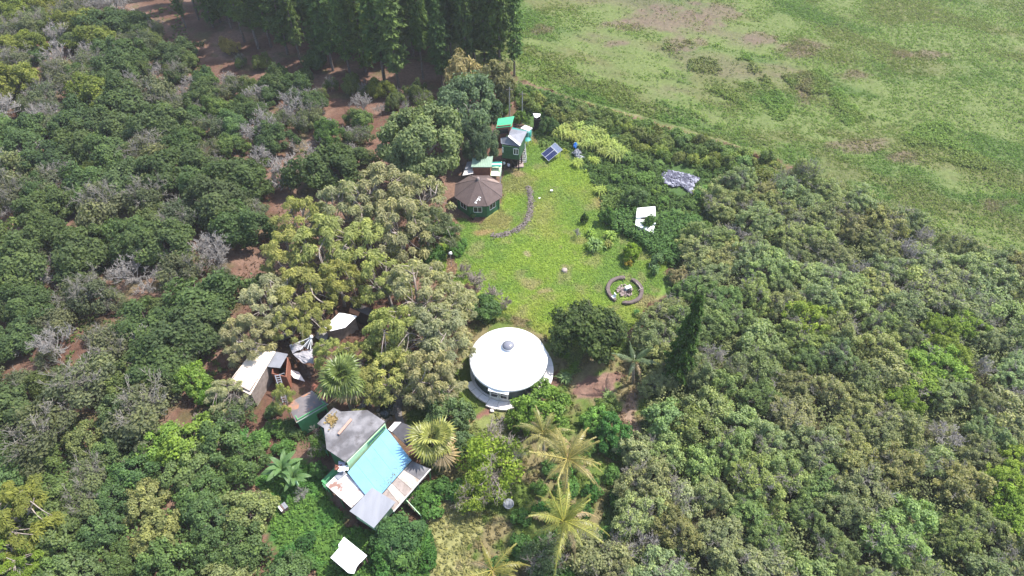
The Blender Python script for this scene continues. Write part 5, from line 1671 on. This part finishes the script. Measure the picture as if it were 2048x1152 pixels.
# -- garden trees round the two lower houses
GT = [('shrub', 1298, 447, .9, 2.9, (.07, .13, .04), 'vine clump growing over the low roof of the trailer'), ('broad', 890, 828, 3.4, 4.6, (.075, .115, .048), 'grey green rounded tree beside the yurt deck'), ('broad', 905, 890, 2.6, 3.6, (.065, .105, .045), 'grey green tree behind the yellow fan palm'),
      ('round', 796, 1070, 2.6, 3.3, (.05, .105, .035), 'dense dark bush at the foot of the brown stair'), ('airy', 985, 925, 3.8, 5.6, (.15, .21, .032), 'airy lime green tree over the bird bath'), ('airy', 950, 985, 2.2, 4.0, (.15, .2, .035), 'sparse lime green sapling beside the dry grass path'),
      ('broad', 1085, 815, 3.3, 4.2, (.1, .17, .028), 'bright green tree in front of the yurt deck'), ('broad', 1040, 838, 2.0, 3.0, (.11, .17, .03), 'yellow green bush below the yurt deck'), ('broad', 1190, 838, 1.7, 2.6, (.12, .22, .05), 'light green small tree below the bare soil patch'), ('broad', 1228, 870, 2.6, 3.6, (.05, .13, .03), 'rich green tree beside the soil strip'),
      ('broad', 1215, 815, 1.6, 2.2, (.09, .13, .035), 'dull green bush at the soil patch edge'), ('airy', 640, 890, 1.7, 4.0, (.09, .15, .035), 'slender young tree against the green house wall'), ('broad', 636, 940, 1.2, 2.2, (.065, .14, .04), 'small leafy tree by the house porch'),
      ('broad', 385, 760, 2.4, 4.2, (.125, .2, .04), 'vivid lime green vine covered tree near the cream roofed cabin'), ('broad', 425, 790, 1.6, 3.0, (.1, .18, .03), 'lime green bush below the vine covered tree'),
      ('half', 470, 830, 2.6, 4.0, (.07, .1, .04), 'scraggly tree below the cream roofed cabin'), ('broad', 245, 835, 2.6, 4.6, (.085, .12, .05), 'pale green tree above the dark soil hollow'),
      ('dead', 1310, 895, 1.9, 2.4, (0, 0, 0), 'white leafless shrub among the thicket'), ('dead', 1240, 1090, 2.2, 2.0, (0, 0, 0), 'pale leafless brush heap below the coconut palms'), ('dead', 490, 770, 1.5, 2.0, (0, 0, 0), 'grey brush at the corner of the cream roof'), ('dead', 605, 1010 - 20, 1.2, 1.2, (0, 0, 0), 'grey dead shrub beside the banana plant'),
      ('euc', 30, 1040, 4.4, 8.5, (.12, .135, .032), 'mustard green feathery tree in the lower corner'), ('euc', 10, 1130, 3.6, 7.0, (.11, .16, .025), 'bright green feathery tree below the mustard one'),
      ('airy', 1085, 1120, 2.6, 4.0, (.085, .12, .055), 'grey green bush between the lowest coconut palms'), ('broad', 1270, 395, 2.1, 3.6, (.075, .12, .045), 'rounded tree shading the white trailer'), ('shrub', 1315, 520, 1.2, 2.0, (.085, .14, .06), 'spiky grass green shrub near the white stakes'),
      ('broad', 1265, 503, 1.5, 2.6, (.13, .19, .02), 'yellow green rounded bush on the lawn by the vines'), ('shrub', 1256, 526, .8, 1.2, (.25, .2, .035), 'orange tinged low bush beside the yellow green one'), ('shrub', 1170, 437, .7, 1.9, (.045, .08, .025), 'dark upright sapling on the lawn'),
      ('dead', 1156, 468, .9, 1.4, (0, 0, 0), 'small leafless shrub on the lawn'), ('koa', 1358, 555, 1.7, 2.2, (.19, .17, .1), 'tan dry bush beside the fire circle'), ('koa', 1725, 485, 1.4, 1.6, (.13, .2, .04), 'bright tussock alone in the thicket opening'),
      ('broad', 1213, 432, 1.4, 2.8, (.07, .13, .035), 'leafy sapling at the end of the vine bank'), ('broad', 1010, 215, 1.4, 2.4, (.08, .13, .035), 'leafy bush between the utility poles'), ('broad', 1095, 250, 1.6, 3.4, (.06, .1, .035), 'dark green tree beside the dark open shed'), ('broad', 1038, 235, 1.3, 2.6, (.1, .16, .03), 'bright bush behind the stilt house')]
for key, px, py, R, H, c, lab in GT:
    x, y = at_px(px, py, H * .5)
    cat = 'bush' if ('bush' in lab or 'shrub' in lab or 'brush' in lab or 'tussock' in lab) else 'tree'
    nm = {'bush': 'garden_bush', 'tree': 'garden_tree'}[cat]
    add_tree(key, x, y, R, H, c, lab, nm, cat, jit=.05)

# strap leaved plants
for px, py, R, H, c, lab in ((1190, 490, 1.9, 2.4, (.1, .16, .05), 'large spiky strap leaved plant on the lawn'), (1217, 488, 1.1, 1.6, (.15, .16, .05), 'yellowish spiky plant beside the large spiky one'), (1222, 470, 1.2, 1.5, (.15, .22, .04), 'lime spiky plant nearest the vine bank'),
                             (1182, 465, 1.0, 1.5, (.14, .22, .04), 'small lime spiky plant above the large spiky one'), (1310, 540, 1.0, 2.2, (.09, .15, .06), 'blue green spiky plant beside the white stakes'), (1274, 625, .7, 1.1, (.05, .12, .03), 'small dark spiky plant below the fire circle'),
                             (1130, 755, 1.4, 1.2, (.09, .14, .06), 'strappy plant at the edge of the yurt deck'), (1218, 792, 1.2, 1.0, (.13, .19, .07), 'pale strappy plant at the soil patch edge'), (880, 985 - 10, 1.0, 1.2, (.2, .2, .04), 'yellow leaved plant by the brown stair')):
    x, y = at_px(px, py, H * .4)
    add_tree('strap', x, y, R, H, c, lab, 'spiky_plant', 'plant', jit=.05)
CANE = [(1120, 258), (1133, 252), (1147, 248), (1160, 252), (1172, 258), (1140, 266), (1155, 268), (1170, 270), (1184, 262), (1196, 268), (1208, 276), (1186, 278), (1198, 288), (1214, 288), (1172, 284), (1226, 292), (1240, 300), (1230, 306), (1205, 300)]
for px, py in CANE:
    x, y = at_px(px, py, 1.4)
    add_tree('cane', x, y, rr.uniform(1.2, 1.8), rr.uniform(2.2, 3.3), (.21, .25, .08), 'yellow green clump of cane grass beyond the solar array', 'cane_grass_clump', 'cane grass', 'cane grass beyond the solar array', jit=.12)
for px, py, lab in ((1202, 378, 'tuft of pale grass at the lawn edge below the cane'), (1188, 318, 'tuft of pale grass beside the grey plastic heap'), (1155, 322, 'low tuft of grass between tarpaulins and lawn'), (1418, 320, 'yellow clump of cane grass near the field track'), (1400, 385, 'lime grass clump beside the rubble heap'), (1258, 445, 'pale flowering grass clump beside the trailer')):
    x, y = at_px(px, py, .8)
    add_tree('cane', x, y, 1.3, 1.5, (.2, .25, .06), lab, 'grass_tuft', 'grass clump', jit=.08)

# -- shrubs between the lawn and the field
ZU = [(1060, 195, 'near the utility poles'), (1180, 235, 'behind the cane grass'), (1300, 270, 'along the field track'), (1450, 310, 'near the yellow cane clump'), (1230, 350, 'between the lawn and the rubble heap'), (1390, 440, 'on the bank beyond the trailer')]
BAND = [(1030, 178), (1200, 226), (1400, 280), (1560, 325), (1530, 360), (1420, 330), (1330, 315), (1230, 280), (1130, 240), (1060, 225)]
for x, y in scatter(BAND, .8, 1.9, 31, [(1160, 265, 20), (1074, 238, 16)]):
    z = zone_of(x, y, ZU); R = rr.uniform(1.1, 1.8)
    add_tree('shrub', x, y, R, R * rr.uniform(1.0, 1.5), (.115, .15, .048), 'olive green hedge shrub ' + z, 'hedge_shrub', 'shrub', 'hedge shrubs ' + z, jit=.3)
MIDU = [(1230, 300), (1330, 322), (1420, 345), (1410, 400), (1430, 470), (1390, 500), (1340, 470), (1325, 400), (1230, 415), (1200, 360)]
for x, y in scatter(MIDU, .6, 2.6, 33, [(1362, 360, 48), (1292, 440, 42), (1270, 395, 30)]):
    z = zone_of(x, y, ZU); R = rr.uniform(.9, 1.6)
    add_tree('shrub', x, y, R, R * rr.uniform(.8, 1.2), (.1, .16, .044), 'leafy green shrub ' + z, 'leafy_shrub', 'shrub', 'leafy shrubs ' + z, jit=.25)

# -- the thicket
ZT = [(1480, 400, 'next to the field track end'), (1640, 390, 'along the dirt field edge'), (1850, 470, 'at the far corner beside the field'), (1400, 540, 'behind the fire circle'), (1560, 560, 'in the upper middle of the thicket'), (1780, 620, 'on the far side of the thicket'),
      (1950, 700, 'at the outer edge of the thicket'), (1330, 680, 'beside the solitary conifer'), (1500, 750, 'in the heart of the thicket'), (1700, 820, 'in the lower middle of the thicket'), (1900, 950, 'in the lower outer thicket'), (1350, 900, 'around the white leafless shrub'),
      (1480, 980, 'below the heart of the thicket'), (1650, 1080, 'at the near edge of the thicket'), (1300, 1080, 'below the coconut palms')]
P_TH = [(1420, 365), (1560, 345), (1620, 340), (1720, 392), (1900, 465), (2060, 535), (2200, 620), (2300, 1300), (1190, 1300), (1180, 1100), (1240, 1000), (1260, 900), (1300, 840), (1275, 770), (1290, 690), (1330, 640), (1350, 560), (1400, 500), (1440, 440)]
def near(px, py, lst):
    return any((px - a) ** 2 / (r * r) + (py - b) ** 2 / (s * s) < 1 for a, b, r, s in lst)
LIMES = [(1915, 690, 60, 60), (1830, 770, 40, 40), (2020, 950, 45, 110), (1600, 640, 40, 22), (1780, 400, 26, 18)]
GRN = [(1450, 620, 110, 70), (1560, 700, 90, 50), (1440, 820, 120, 80), (1560, 990, 130, 90), (1600, 1080, 120, 80), (1380, 900, 80, 60), (1850, 1060, 90, 80)]
OLV = [(1430, 420, 90, 60), (1540, 420, 80, 60), (1420, 500, 70, 50), (1340, 620, 70, 50), (1560, 800, 120, 60), (1700, 880, 120, 90), (1800, 480, 140, 60)]
TGAP = [(1705, 480, 30), (1655, 455, 18), (1372, 690, 24), (1395, 610, 14), (1262, 850, 40), (1310, 895, 20), (1240, 1085, 40)]
for x, y in scatter(P_TH, 2.8, 3.35, 51, TGAP):
    px, py, _ = proj(x, y, 2.8); px, py = float(px), float(py)
    z = zone_of(x, y, ZT)
    R = rr.uniform(2.3, 3.7); H = 2.5 + R * rr.uniform(.25, .6)
    u = rr.random()
    if near(px, py, LIMES):
        k, c, look = 'koa', GREENS['lime'], 'lime green'
    elif near(px, py, GRN) and u < .8:
        k, c, look = ('koa' if u < .5 else 'broad'), GREENS['koa_green'], 'rich green'
    elif u < .07:
        k, c, look = 'dead', (0, 0, 0), 'grey leafless'
    elif near(px, py, OLV) or u < .3:
        k, c, look = 'koa', GREENS['olive'], 'olive brown'
    elif u < .42:
        k, c, look = 'half', GREENS['koa'], 'thin twiggy'
    elif u < .6:
        k, c, look = ('koa' if u < .54 else 'broad'), GREENS['koa'], 'leafy green'
    else:
        k, c, look = 'koa', GREENS['koa'], 'grey green'
    if k == 'dead':
        R *= .75; H *= .75
    add_tree(k, x, y, R, H, c, look + ' small tree ' + z, 'bare_tree' if k == 'dead' else 'thicket_tree', 'tree', look + ' trees ' + z, jit=.2)

# -- lower corner canopy
ZL = [(100, 900, 'under the orchard edge'), (300, 930, 'below the dark soil hollow'), (480, 900, 'near the banana plant'), (150, 1060, 'beside the mustard green tree'), (350, 1060, 'in the lower corner canopy'), (520, 1080, 'beside the lush lower lawn'), (760, 1110, 'beside the white roofed hut'), (1160, 960, 'among the coconut palms')]
LOWP = [(-140, 900), (80, 890), (170, 850), (300, 860), (350, 880), (420, 860), (520, 900), (490, 960), (500, 1040), (540, 1110), (600, 1160), (620, 1290), (-140, 1300)]
for x, y in scatter(LOWP, 2.4, 3.1, 61, [(190, 880, 22), (30, 1040, 70), (10, 1130, 60), (190, 1080, 14), (575, 945, 40)]):
    px, py, _ = proj(x, y, 2.4); px, py = float(px), float(py)
    z = zone_of(x, y, ZL); R = rr.uniform(2.2, 3.3); u = rr.random()
    c, look = (.078, .118, .04), 'mid green leafy'
    if (px - 290) ** 2 / 60 ** 2 + (py - 905) ** 2 / 35 ** 2 < 1 or near(px, py, [(330, 880, 50, 25)]): c, look = (.12, .19, .035), 'lime green leafy'
    elif u < .18: c, look = (.13, .15, .06), 'pale yellow green leafy'
    elif u < .38: c, look = (.06, .1, .034), 'dark green leafy'
    k = 'half' if u > .93 else 'broad'
    if k == 'half': look, c = 'thin twiggy', (.1, .12, .055)
    add_tree(k, x, y, R, R * rr.uniform(1.1, 1.4), c, look + ' tree ' + z, 'leafy_tree', 'tree', look + ' trees ' + z, jit=.18)
for poly, sp, seed, zc in (([(1130, 870), (1250, 880), (1250, 1000), (1190, 1100), (1180, 1200), (960, 1200), (1000, 1080), (1060, 1000), (1080, 930)], 2.5, 71, 1.3), ([(760, 1100), (850, 1050), (870, 1120), (850, 1220), (640, 1220), (700, 1160)], 2.2, 73, 1.0), ([(800, 985), (880, 965), (925, 985), (905, 1010), (860, 1015)], 1.6, 74, .6),
                           ([(585, 1060), (640, 1075), (650, 1110), (620, 1130), (560, 1125), (550, 1090)], 2.2, 75, .7), ([(440, 860), (560, 850), (590, 890), (560, 905), (470, 880)], 2.2, 76, 1.0), ([(740, 700), (860, 740), (830, 780), (760, 770)], 2.3, 77, 1.0)):
    for x, y in scatter(poly, zc, sp, seed, [(1020, 1010, 24), (698, 1110, 52)]):
        z = zone_of(x, y, ZL); R = rr.uniform(1.0, 1.7)
        add_tree('shrub', x, y, R, R * rr.uniform(.9, 1.4), (.065, .135, .035), 'low green garden shrub ' + z, 'garden_shrub', 'shrub', 'low garden shrubs ' + z, jit=.3)

# -- every repeat gets a label of its own: its place in its group, counted outward from a landmark
ORD = ['first', 'second', 'third', 'fourth', 'fifth', 'sixth', 'seventh', 'eighth', 'ninth', 'tenth', 'eleventh', 'twelfth', 'thirteenth', 'fourteenth', 'fifteenth', 'sixteenth', 'seventeenth', 'eighteenth', 'nineteenth', 'twentieth']
ORD += ['twenty ' + w for w in ORD[:9]] + ['thirtieth'] + ['thirty ' + w for w in ORD[:9]]
def rank_labels():
    by = {}
    for o in COL.objects:
        if o.parent is None and o.get('group') and o.get('label'):
            by.setdefault(o['label'], []).append(o)
    for lab, L in by.items():
        if len(L) < 2:
            continue
        pc = [proj(o.location.x, o.location.y, 2.0) for o in L]
        mx, my = np.mean([float(p[0]) for p in pc]), np.mean([float(p[1]) for p in pc])
        ax, ay, nm = min(ANCHOR, key=lambda q: (q[0] - mx) ** 2 + (q[1] - my) ** 2)
        A = W(ax, ay)
        L.sort(key=lambda o: (o.location.x - A.x) ** 2 + (o.location.y - A.y) ** 2)
        for i, o in enumerate(L):
            o['label'] = lab + ', ' + ORD[min(i, len(ORD) - 1)] + ' from ' + nm
rank_labels()

# -- palms
def frond_mesh(seed, Lf, droop, tipc=.85):
    rng = np.random.default_rng(seed)
    mb = MB()
    k = 16
    t = np.linspace(0, 1, k)
    X = Lf * (t - .12 * t ** 3); Z = Lf * (.34 * t - droop * t ** 2.1)
    spine = np.column_stack([X, rng.normal() * .25 * t ** 2, Z])
    mb.tube(spine, np.linspace(.07, .012, k), 4, 0, .9)
    n = 36
    tt = np.linspace(.1, .995, n)
    P = np.column_stack([np.interp(tt, t, spine[:, i]) for i in range(3)])
    D = unit(np.gradient(P, axis=0))
    for sgn in (-1, 1):
        ll = Lf * .17 * (np.sin(np.clip(tt * 1.15 + .12, 0, 1) * math.pi) ** .6 * .8 + .25) * rng.uniform(.8, 1.1, n)
        side = np.array([0, sgn, 0]) + D * .55 + np.array([0, 0, -.35]) + rng.normal(size=(n, 3)) * .12
        side = unit(side)
        mid = P + side * ll[:, None] * .5
        tip = mid + unit(side + np.array([0, 0, -.75]))* ll[:, None] * .5
        w = D * .034
        V = np.stack([P - w, P + w, mid + w, mid - w], 1)
        tb = np.clip(.42 + .25 * tt + rng.normal(0, .12, n), 0, 1)
        mb.quads(V, tb)
        mb.quads(np.stack([mid - w, mid + w, tip + w * .2, tip - w * .2], 1), np.clip(tb + .14, 0, 1))
    return mb.mesh('frond', [PALM])
FR = [frond_mesh(400 + i, 4.3, d) for i, d in enumerate((.2, .4, .58, .8, 1.05))]
FR_DRY = [frond_mesh(410 + i, 4.0, d) for i, d in enumerate((.95, .75))]
def coconut(px, py, h, label, n=19, c=(.17, .155, .05), s=1.0, seed=0, fixed=None):
    r = random.Random(seed)
    x, y = at_px(px, py, h)
    root = link('coconut_palm', None, loc=(x, y, 0)); tag(root, label, 'palm tree')
    mb = MB()
    z = np.linspace(-.3, h, 12)
    lean = np.column_stack([.5 * (1 - z / h) ** 2, .2 * (1 - z / h) ** 2, z])
    lean[-1, :2] = 0
    mb.tube(lean, np.linspace(.2, .13, 12), 8); part('trunk', mb, PALMBARK, root)
    mb = MB()
    for k in range(7):
        a = k * .9; mb.lathe([(.01, .13), (.1, .08), (.13, -.02), (.08, -.12), (.01, -.15)], 7, c=(.28 * math.cos(a), .28 * math.sin(a), h - .15))
    part('coconuts', mb, surf_mat('coconut_husk', (.2, .16, .06), rough=.7), root)
    for k in range(n):
        a = k * 2.399 + r.uniform(-.15, .15)
        e = k / n
        m = FR[min(4, int(e * 5 * .98))]
        dry = e > .8
        if dry: m = FR_DRY[k % 2]
        o = link('frond', m, root, (.1 * math.cos(a), .1 * math.sin(a), h))
        o.rotation_euler = (r.uniform(-.25, .25), -(.95 - 1.05 * e) + r.uniform(-.1, .1), a)
        if r.random() < .18: o.rotation_euler.y += .45
        o.rotation_euler.z += r.uniform(-.25, .25)
        q = s * r.uniform(.75, 1.12)
        o.scale = (q, q, q)
        v = r.uniform(.85, 1.2)
        o.color = (c[0] * v, c[1] * v, c[2] * v, 1) if not dry else (.25, .19, .12, 1)
coconut(1087, 866, 7.0, 'coconut palm nearest the yurt deck with drying fronds', 15, (.16, .155, .06), .9, 1)
coconut(1135, 918, 8.5, 'tallest coconut palm with pale brown tipped fronds', 21, (.2, .18, .068), 1.05, 2)
coconut(1127, 1042, 8.0, 'yellow green coconut palm beside the pale brush heap', 19, (.18, .185, .05), 1.05, 3)
coconut(985, 1140, 5.5, 'coconut palm cut by the lower edge beside the dry path', 11, (.18, .17, .05), .92, 4)
coconut(1270, 722, 5.0, 'drooping blue green palm beside the bare soil patch', 11, (.1, .135, .075), .75, 5)

def fan_mesh(seed):
    rng = np.random.default_rng(seed)
    mb = MB()
    mb.tube([(0, 0, 0), (.55, 0, .14), (1.1, 0, .2)], [.035, .03, .025], 4, 0, .6)
    n = 18
    for k in range(n):
        a0 = -2.0 + 4.0 * k / n; a1 = -2.0 + 4.0 * (k + 1) / n; am = (a0 + a1) / 2
        o = np.array([1.1, 0, .2])
        L1, L2 = .85 + rng.normal() * .04, 1.35 + rng.normal() * .12
        def p(a, l, z): return o + np.array([math.cos(a) * l, math.sin(a) * l, z])
        zz = -.08 * abs(am) + .02
        z1 = zz + (.05 if k % 2 else -.03)
        mid = [p(a0, L1, z1 - .06), p(am, L1, zz + .06 - .06), p(a1, L1, z1 - .06)]
        t = np.clip(.5 + rng.normal(0, .16), 0, 1)
        mb.add([o, mid[0], mid[1], mid[2], p(am, L2, zz - .26 - rng.random() * .12)], [(0, 1, 2), (0, 2, 3), (1, 4, 2), (2, 4, 3)], 0, [t, t, min(1, t + .18), min(1, t + .18)])
    return mb.mesh('frond', [PALM])
FAN = [fan_mesh(430 + i) for i in range(3)]
def fan_palm(px, py, h, label, n, c, s, seed):
    r = random.Random(seed)
    x, y = at_px(px, py, h)
    root = link('fan_palm', None, loc=(x, y, 0)); tag(root, label, 'palm tree')
    mb = MB(); mb.tube([(0, 0, -.3), (.05, 0, h * .5), (0, 0, h)], [.28, .22, .24], 8); part('trunk', mb, PALMBARK, root)
    for k in range(n):
        e = (k + .5) / n
        a = k * 2.399 + r.uniform(-.2, .2)
        o = link('frond', FAN[k % 3], root, (0, 0, h - .5 * e))
        o.rotation_euler = (r.uniform(-.45, .45), -(1.25 - 1.95 * e) + r.uniform(-.28, .28), a + r.uniform(-.3, .3))
        q = s * r.uniform(.68, 1.15) * (.75 + .35 * e)
        o.scale = (q, q, q)
        v = r.uniform(.8, 1.2)
        o.color = (c[0] * v, c[1] * v, c[2] * v, 1) if e < .84 else (.22, .17, .1, 1)
fan_palm(865, 878, 4.6, 'yellow green fan palm beside the blue roof', 19, (.18, .19, .055), 1.42, 11)
fan_palm(682, 755, 6.8, 'large dark green fan palm above the rusty roofed shed', 46, (.085, .115, .032), 1.35, 12)
#fan_palm(668, 700, 7.4, 'second green fan palm among the gum trees behind the large one', 30, (.085, .12, .035), 1.0, 13)

def banana_leaf(seed):
    rng = np.random.default_rng(seed)
    mb = MB()
    k = 9
    t = np.linspace(0, 1, k)
    S = np.column_stack([2.3 * t, 0 * t, 1.0 * t - 1.25 * t ** 2.2])
    w = .34 * np.sin(np.clip(t * .92 + .07, 0, 1) * math.pi) ** .6
    for sg in (-1, 1):
        E = S + np.column_stack([0 * t, sg * w, .12 * w / .34 - .1 * t])
        V = np.stack([S, E], 1).reshape(-1, 3)
        F = [(2 * j, 2 * j + 1, 2 * j + 3, 2 * j + 2) if sg > 0 else (2 * j, 2 * j + 2, 2 * j + 3, 2 * j + 1) for j in range(k - 1)]
        mb.add(V, F, 0, np.clip(rng.normal(.45, .1, k - 1), 0, 1), True)
    mb.tube(S + np.array([0, 0, .015]), np.linspace(.05, .015, k), 4, 0, 1.0)
    return mb.mesh('leaf', [LEAF_GLOSS])
BL = [banana_leaf(440), banana_leaf(441)]
def banana(px, py, h, label, n, s, seed, c=(.085, .15, .055)):
    r = random.Random(seed)
    x, y = at_px(px, py, h)
    root = link('banana_plant', None, loc=(x, y, 0)); tag(root, label, 'banana plant')
    mb = MB(); mb.tube([(0, 0, -.2), (0, 0, h)], [.16, .1], 7); part('stem', mb, LTGREEN, root)
    for k in range(n):
        a = k * 2.399 + r.uniform(-.3, .3); e = k / n
        o = link('leaf', BL[k % 2], root, (0, 0, h - .1))
        o.rotation_euler = (r.uniform(-.3, .3), -(1.0 - 1.0 * e) + r.uniform(-.1, .1), a)
        q = s * r.uniform(.8, 1.1); o.scale = (q, q, q)
        v = r.uniform(.8, 1.2); o.color = (c[0] * v, c[1] * v, c[2] * v, 1)
banana(565, 938, 2.4, 'banana plant with broad paddle leaves beside the lower lawn', 13, 1.0, 21)
banana(588, 955, 2.0, 'smaller banana plant leaning over the lower lawn', 9, .8, 22)

# ----------------------------------------------------------------- ground cover (nobody could count it)
def blanket(name, poly, n, seed, size, hmax, colf, dens=None, asp=1.8, clump=None, avoid=(), z0=0.0, up=.55, bounds=(-125, 125, 22, 178)):
    rng = np.random.default_rng(seed)
    G = [W(min(max(p[0], -80), 2130), min(max(p[1], -80), 1240)) for p in poly]
    bounds = (max(bounds[0], min(p.x for p in G) - 1), min(bounds[1], max(p.x for p in G) + 1), max(bounds[2], min(p.y for p in G) - 1), min(bounds[3], max(p.y for p in G) + 1))
    px = rng.uniform(bounds[0], bounds[1], n * 6); py = rng.uniform(bounds[2], bounds[3], n * 6)
    u, v, _ = proj(px, py)
    ok = inside(u, v, poly) & (u > -60) & (u < 2110) & (v > -70) & (v < 1215)
    for ax, ay, ar in avoid:
        ok &= (u - ax) ** 2 + (v - ay) ** 2 > ar * ar
    X, Y = px[ok], py[ok]
    if dens is not None:
        k = rng.random(len(X)) < dens(X, Y)
        X, Y = X[k], Y[k]
    X, Y = X[:n], Y[:n]
    if clump:
        m, rad = clump
        hc = rng.uniform(.45, 1.0, len(X))
        i = np.repeat(np.arange(len(X)), m)
        d = rdir(rng, len(i)); d[:, 2] = np.abs(d[:, 2])
        rs = rad * hc[i] * rng.uniform(.3, 1.0, len(i))
        P = np.column_stack([X[i] + d[:, 0] * rs, Y[i] + d[:, 1] * rs, z0 + d[:, 2] * hmax * hc[i] * rng.uniform(.5, 1, len(i)) + .03])
        nn = unit(d * .8 + np.array([0, 0, up]) + rng.normal(size=P.shape) * .45)
        tb = np.clip(.5 + rng.normal(0, .14, len(X))[i] + rng.normal(0, .12, len(i)), 0, 1)
    else:
        hh = hmax(X, Y) if callable(hmax) else hmax
        P = np.column_stack([X, Y, z0 + hh * rng.uniform(.2, 1.0, len(X)) + .02])
        nn = unit(rng.normal(size=P.shape) * .6 + np.array([0, 0, up]))
        tb = np.clip(rng.normal(.5, .17, len(X)), 0, 1)
        i = np.arange(len(X))
    c = colf(P[:, 0], P[:, 1]) * (1 + rng.normal(0, .1, (len(X), 1)))[i]
    mb = MB(); mb.quads(cards(rng, P, nn, size, asp), tb, 0, np.clip(c, .01, .9))
    o = part(name, mb, COVER)
    return tag(o, kind='stuff')

def field_dens(x, y):
    g, b, o = field_kind(x, y)
    return np.clip(.55 + .5 * sstep(.45, .62, g) + .5 * sstep(.5, .62, o), 0, 1) * (1 - .9 * sstep(.56, .64, b))
def field_col(x, y):
    c = land(x, y)
    return c * np.array([1.16, 1.36, .96])
blanket('field_weeds', P_FIELD, 50000, 81, .2, .28, field_col, field_dens, clump=(6, .55))
for i, q in enumerate(([(1290, 110), (1360, 80), (1480, 95), (1530, 150), (1590, 220), (1560, 245), (1450, 195), (1340, 150)], [(1560, 150), (1640, 140), (1730, 235), (1690, 255), (1610, 205)],
                       [(1040, 105), (1200, 150), (1500, 265), (1660, 300), (1640, 335), (1560, 316), (1200, 206), (1040, 155)], [(1700, 190), (1900, 250), (1980, 340), (1900, 330), (1760, 260)])):
    blanket('field_scrub', q, 1500, 181 + i, .24, .8, lambda x, y: land(x, y) * np.array([1.2, 1.42, 1.0]), lambda x, y: sstep(.42, .58, fbm(x, y, 6, 64, 4)), clump=(9, .6))
blanket('corner_undergrowth', LOWP, 3000, 191, .26, 1.3, lambda x, y: np.broadcast_to(np.array([.08, .125, .042]), (len(x), 3)), clump=(9, .8), z0=.4, avoid=[(190, 880, 20), (190, 1080, 12)])
blanket('lawn_grass', P_LAWN, 60000, 82, .15, .1, lambda x, y: land(x, y) * 1.12, asp=3.0, up=1.5, avoid=[(957, 395, 46), (1249, 582, 16)])
blanket('tall_grass', P_UNDER, 5500, 83, .3, .8, lambda x, y: land(x, y) * np.array([1.3, 1.22, 1.2]), clump=(9, .5), asp=2.6, avoid=[(1292, 436, 27), (1362, 360, 32), (1074, 240, 14), (1055, 258, 12)])
P_VINE = [(1205, 440), (1262, 420), (1272, 432), (1270, 452), (1312, 474), (1316, 440), (1345, 430), (1400, 450), (1400, 500), (1345, 535), (1300, 512), (1270, 478), (1230, 470)]
def vine_h(x, y):
    px, py, _ = proj(x, y)
    return 1.3 + 1.2 * fbm(x, y, 4, 61, 3)
blanket('vine_mound', P_VINE, 1100, 84, .28, 1.7, lambda x, y: np.broadcast_to(np.array([.07, .13, .04]), (len(x), 3)), asp=1.4, clump=(9, .7), z0=.5)
blanket('vine_skirt', P_VINE, 3500, 184, .32, .9, lambda x, y: np.broadcast_to(np.array([.06, .12, .036]), (len(x), 3)), asp=1.4)
def thicket_col(x, y):
    t = fbm(x, y, 9, 63, 3)[:, None]
    return np.array([.14, .175, .07]) * (1 - t) + np.array([.17, .175, .09]) * t
blanket('thicket_undergrowth', P_TH, 8000, 85, .23, 1.7, thicket_col, clump=(11, .9), z0=.7)
P_OFLOOR = [(-140, -90), (300, -90), (420, 150), (720, 225), (735, 300), (560, 360), (420, 620), (460, 800), (600, 860), (500, 960), (560, 1100), (640, 1200), (-140, 1250)]
def floor_dens(x, y):
    return sstep(.48, .62, fbm(x, y, 7, 62, 4)) * .8 + .03
blanket('orchard_weeds', P_OFLOOR, 5000, 86, .34, .4, lambda x, y: np.broadcast_to(np.array([.075, .1, .035]), (len(x), 3)), floor_dens, clump=(6, .5), avoid=[(35, 372, 34), (690, 215, 40)])
blanket('yard_grass', P_YARD, 2200, 87, .24, .3, land, clump=(7, .35), asp=2.4, avoid=[(1017, 741, 96), (1190, 770, 46), (968, 838, 20)])
blanket('dry_grass', P_DRY, 900, 88, .2, .22, land, clump=(7, .3), asp=3.0, avoid=[(968, 838, 18)])
blanket('lush_grass', P_LUSH, 1900, 89, .24, .4, lambda x, y: land(x, y) * 1.25, clump=(8, .35), asp=2.4, avoid=[(569, 1018, 9), (700, 1112, 30)])
P_GROVE = [(420, 640), (560, 400), (740, 330), (890, 380), (880, 560), (960, 620), (940, 740), (820, 780), (760, 780), (600, 760), (470, 800)]
blanket('grove_litter', P_GROVE, 5000, 90, .32, .15, lambda x, y: land(x, y) * 1.05, asp=2.5)

# ----------------------------------------------------------------- the air between
def build_haze():
    m, nt, out = new_mat('haze_air')
    v = N(nt, 'ShaderNodeVolumePrincipled')
    v.inputs['Color'].default_value = (0.93, 0.95, 0.97, 1)
    v.inputs['Density'].default_value = 0.00022
    v.inputs['Anisotropy'].default_value = 0.2
    nt.links.new(v.outputs[0], out.inputs['Volume'])
    mb = MB(); mb.box((0, 0, 37.5), (9000, 9000, 79))
    tag(part('haze', mb, m), kind='stuff')
build_haze()
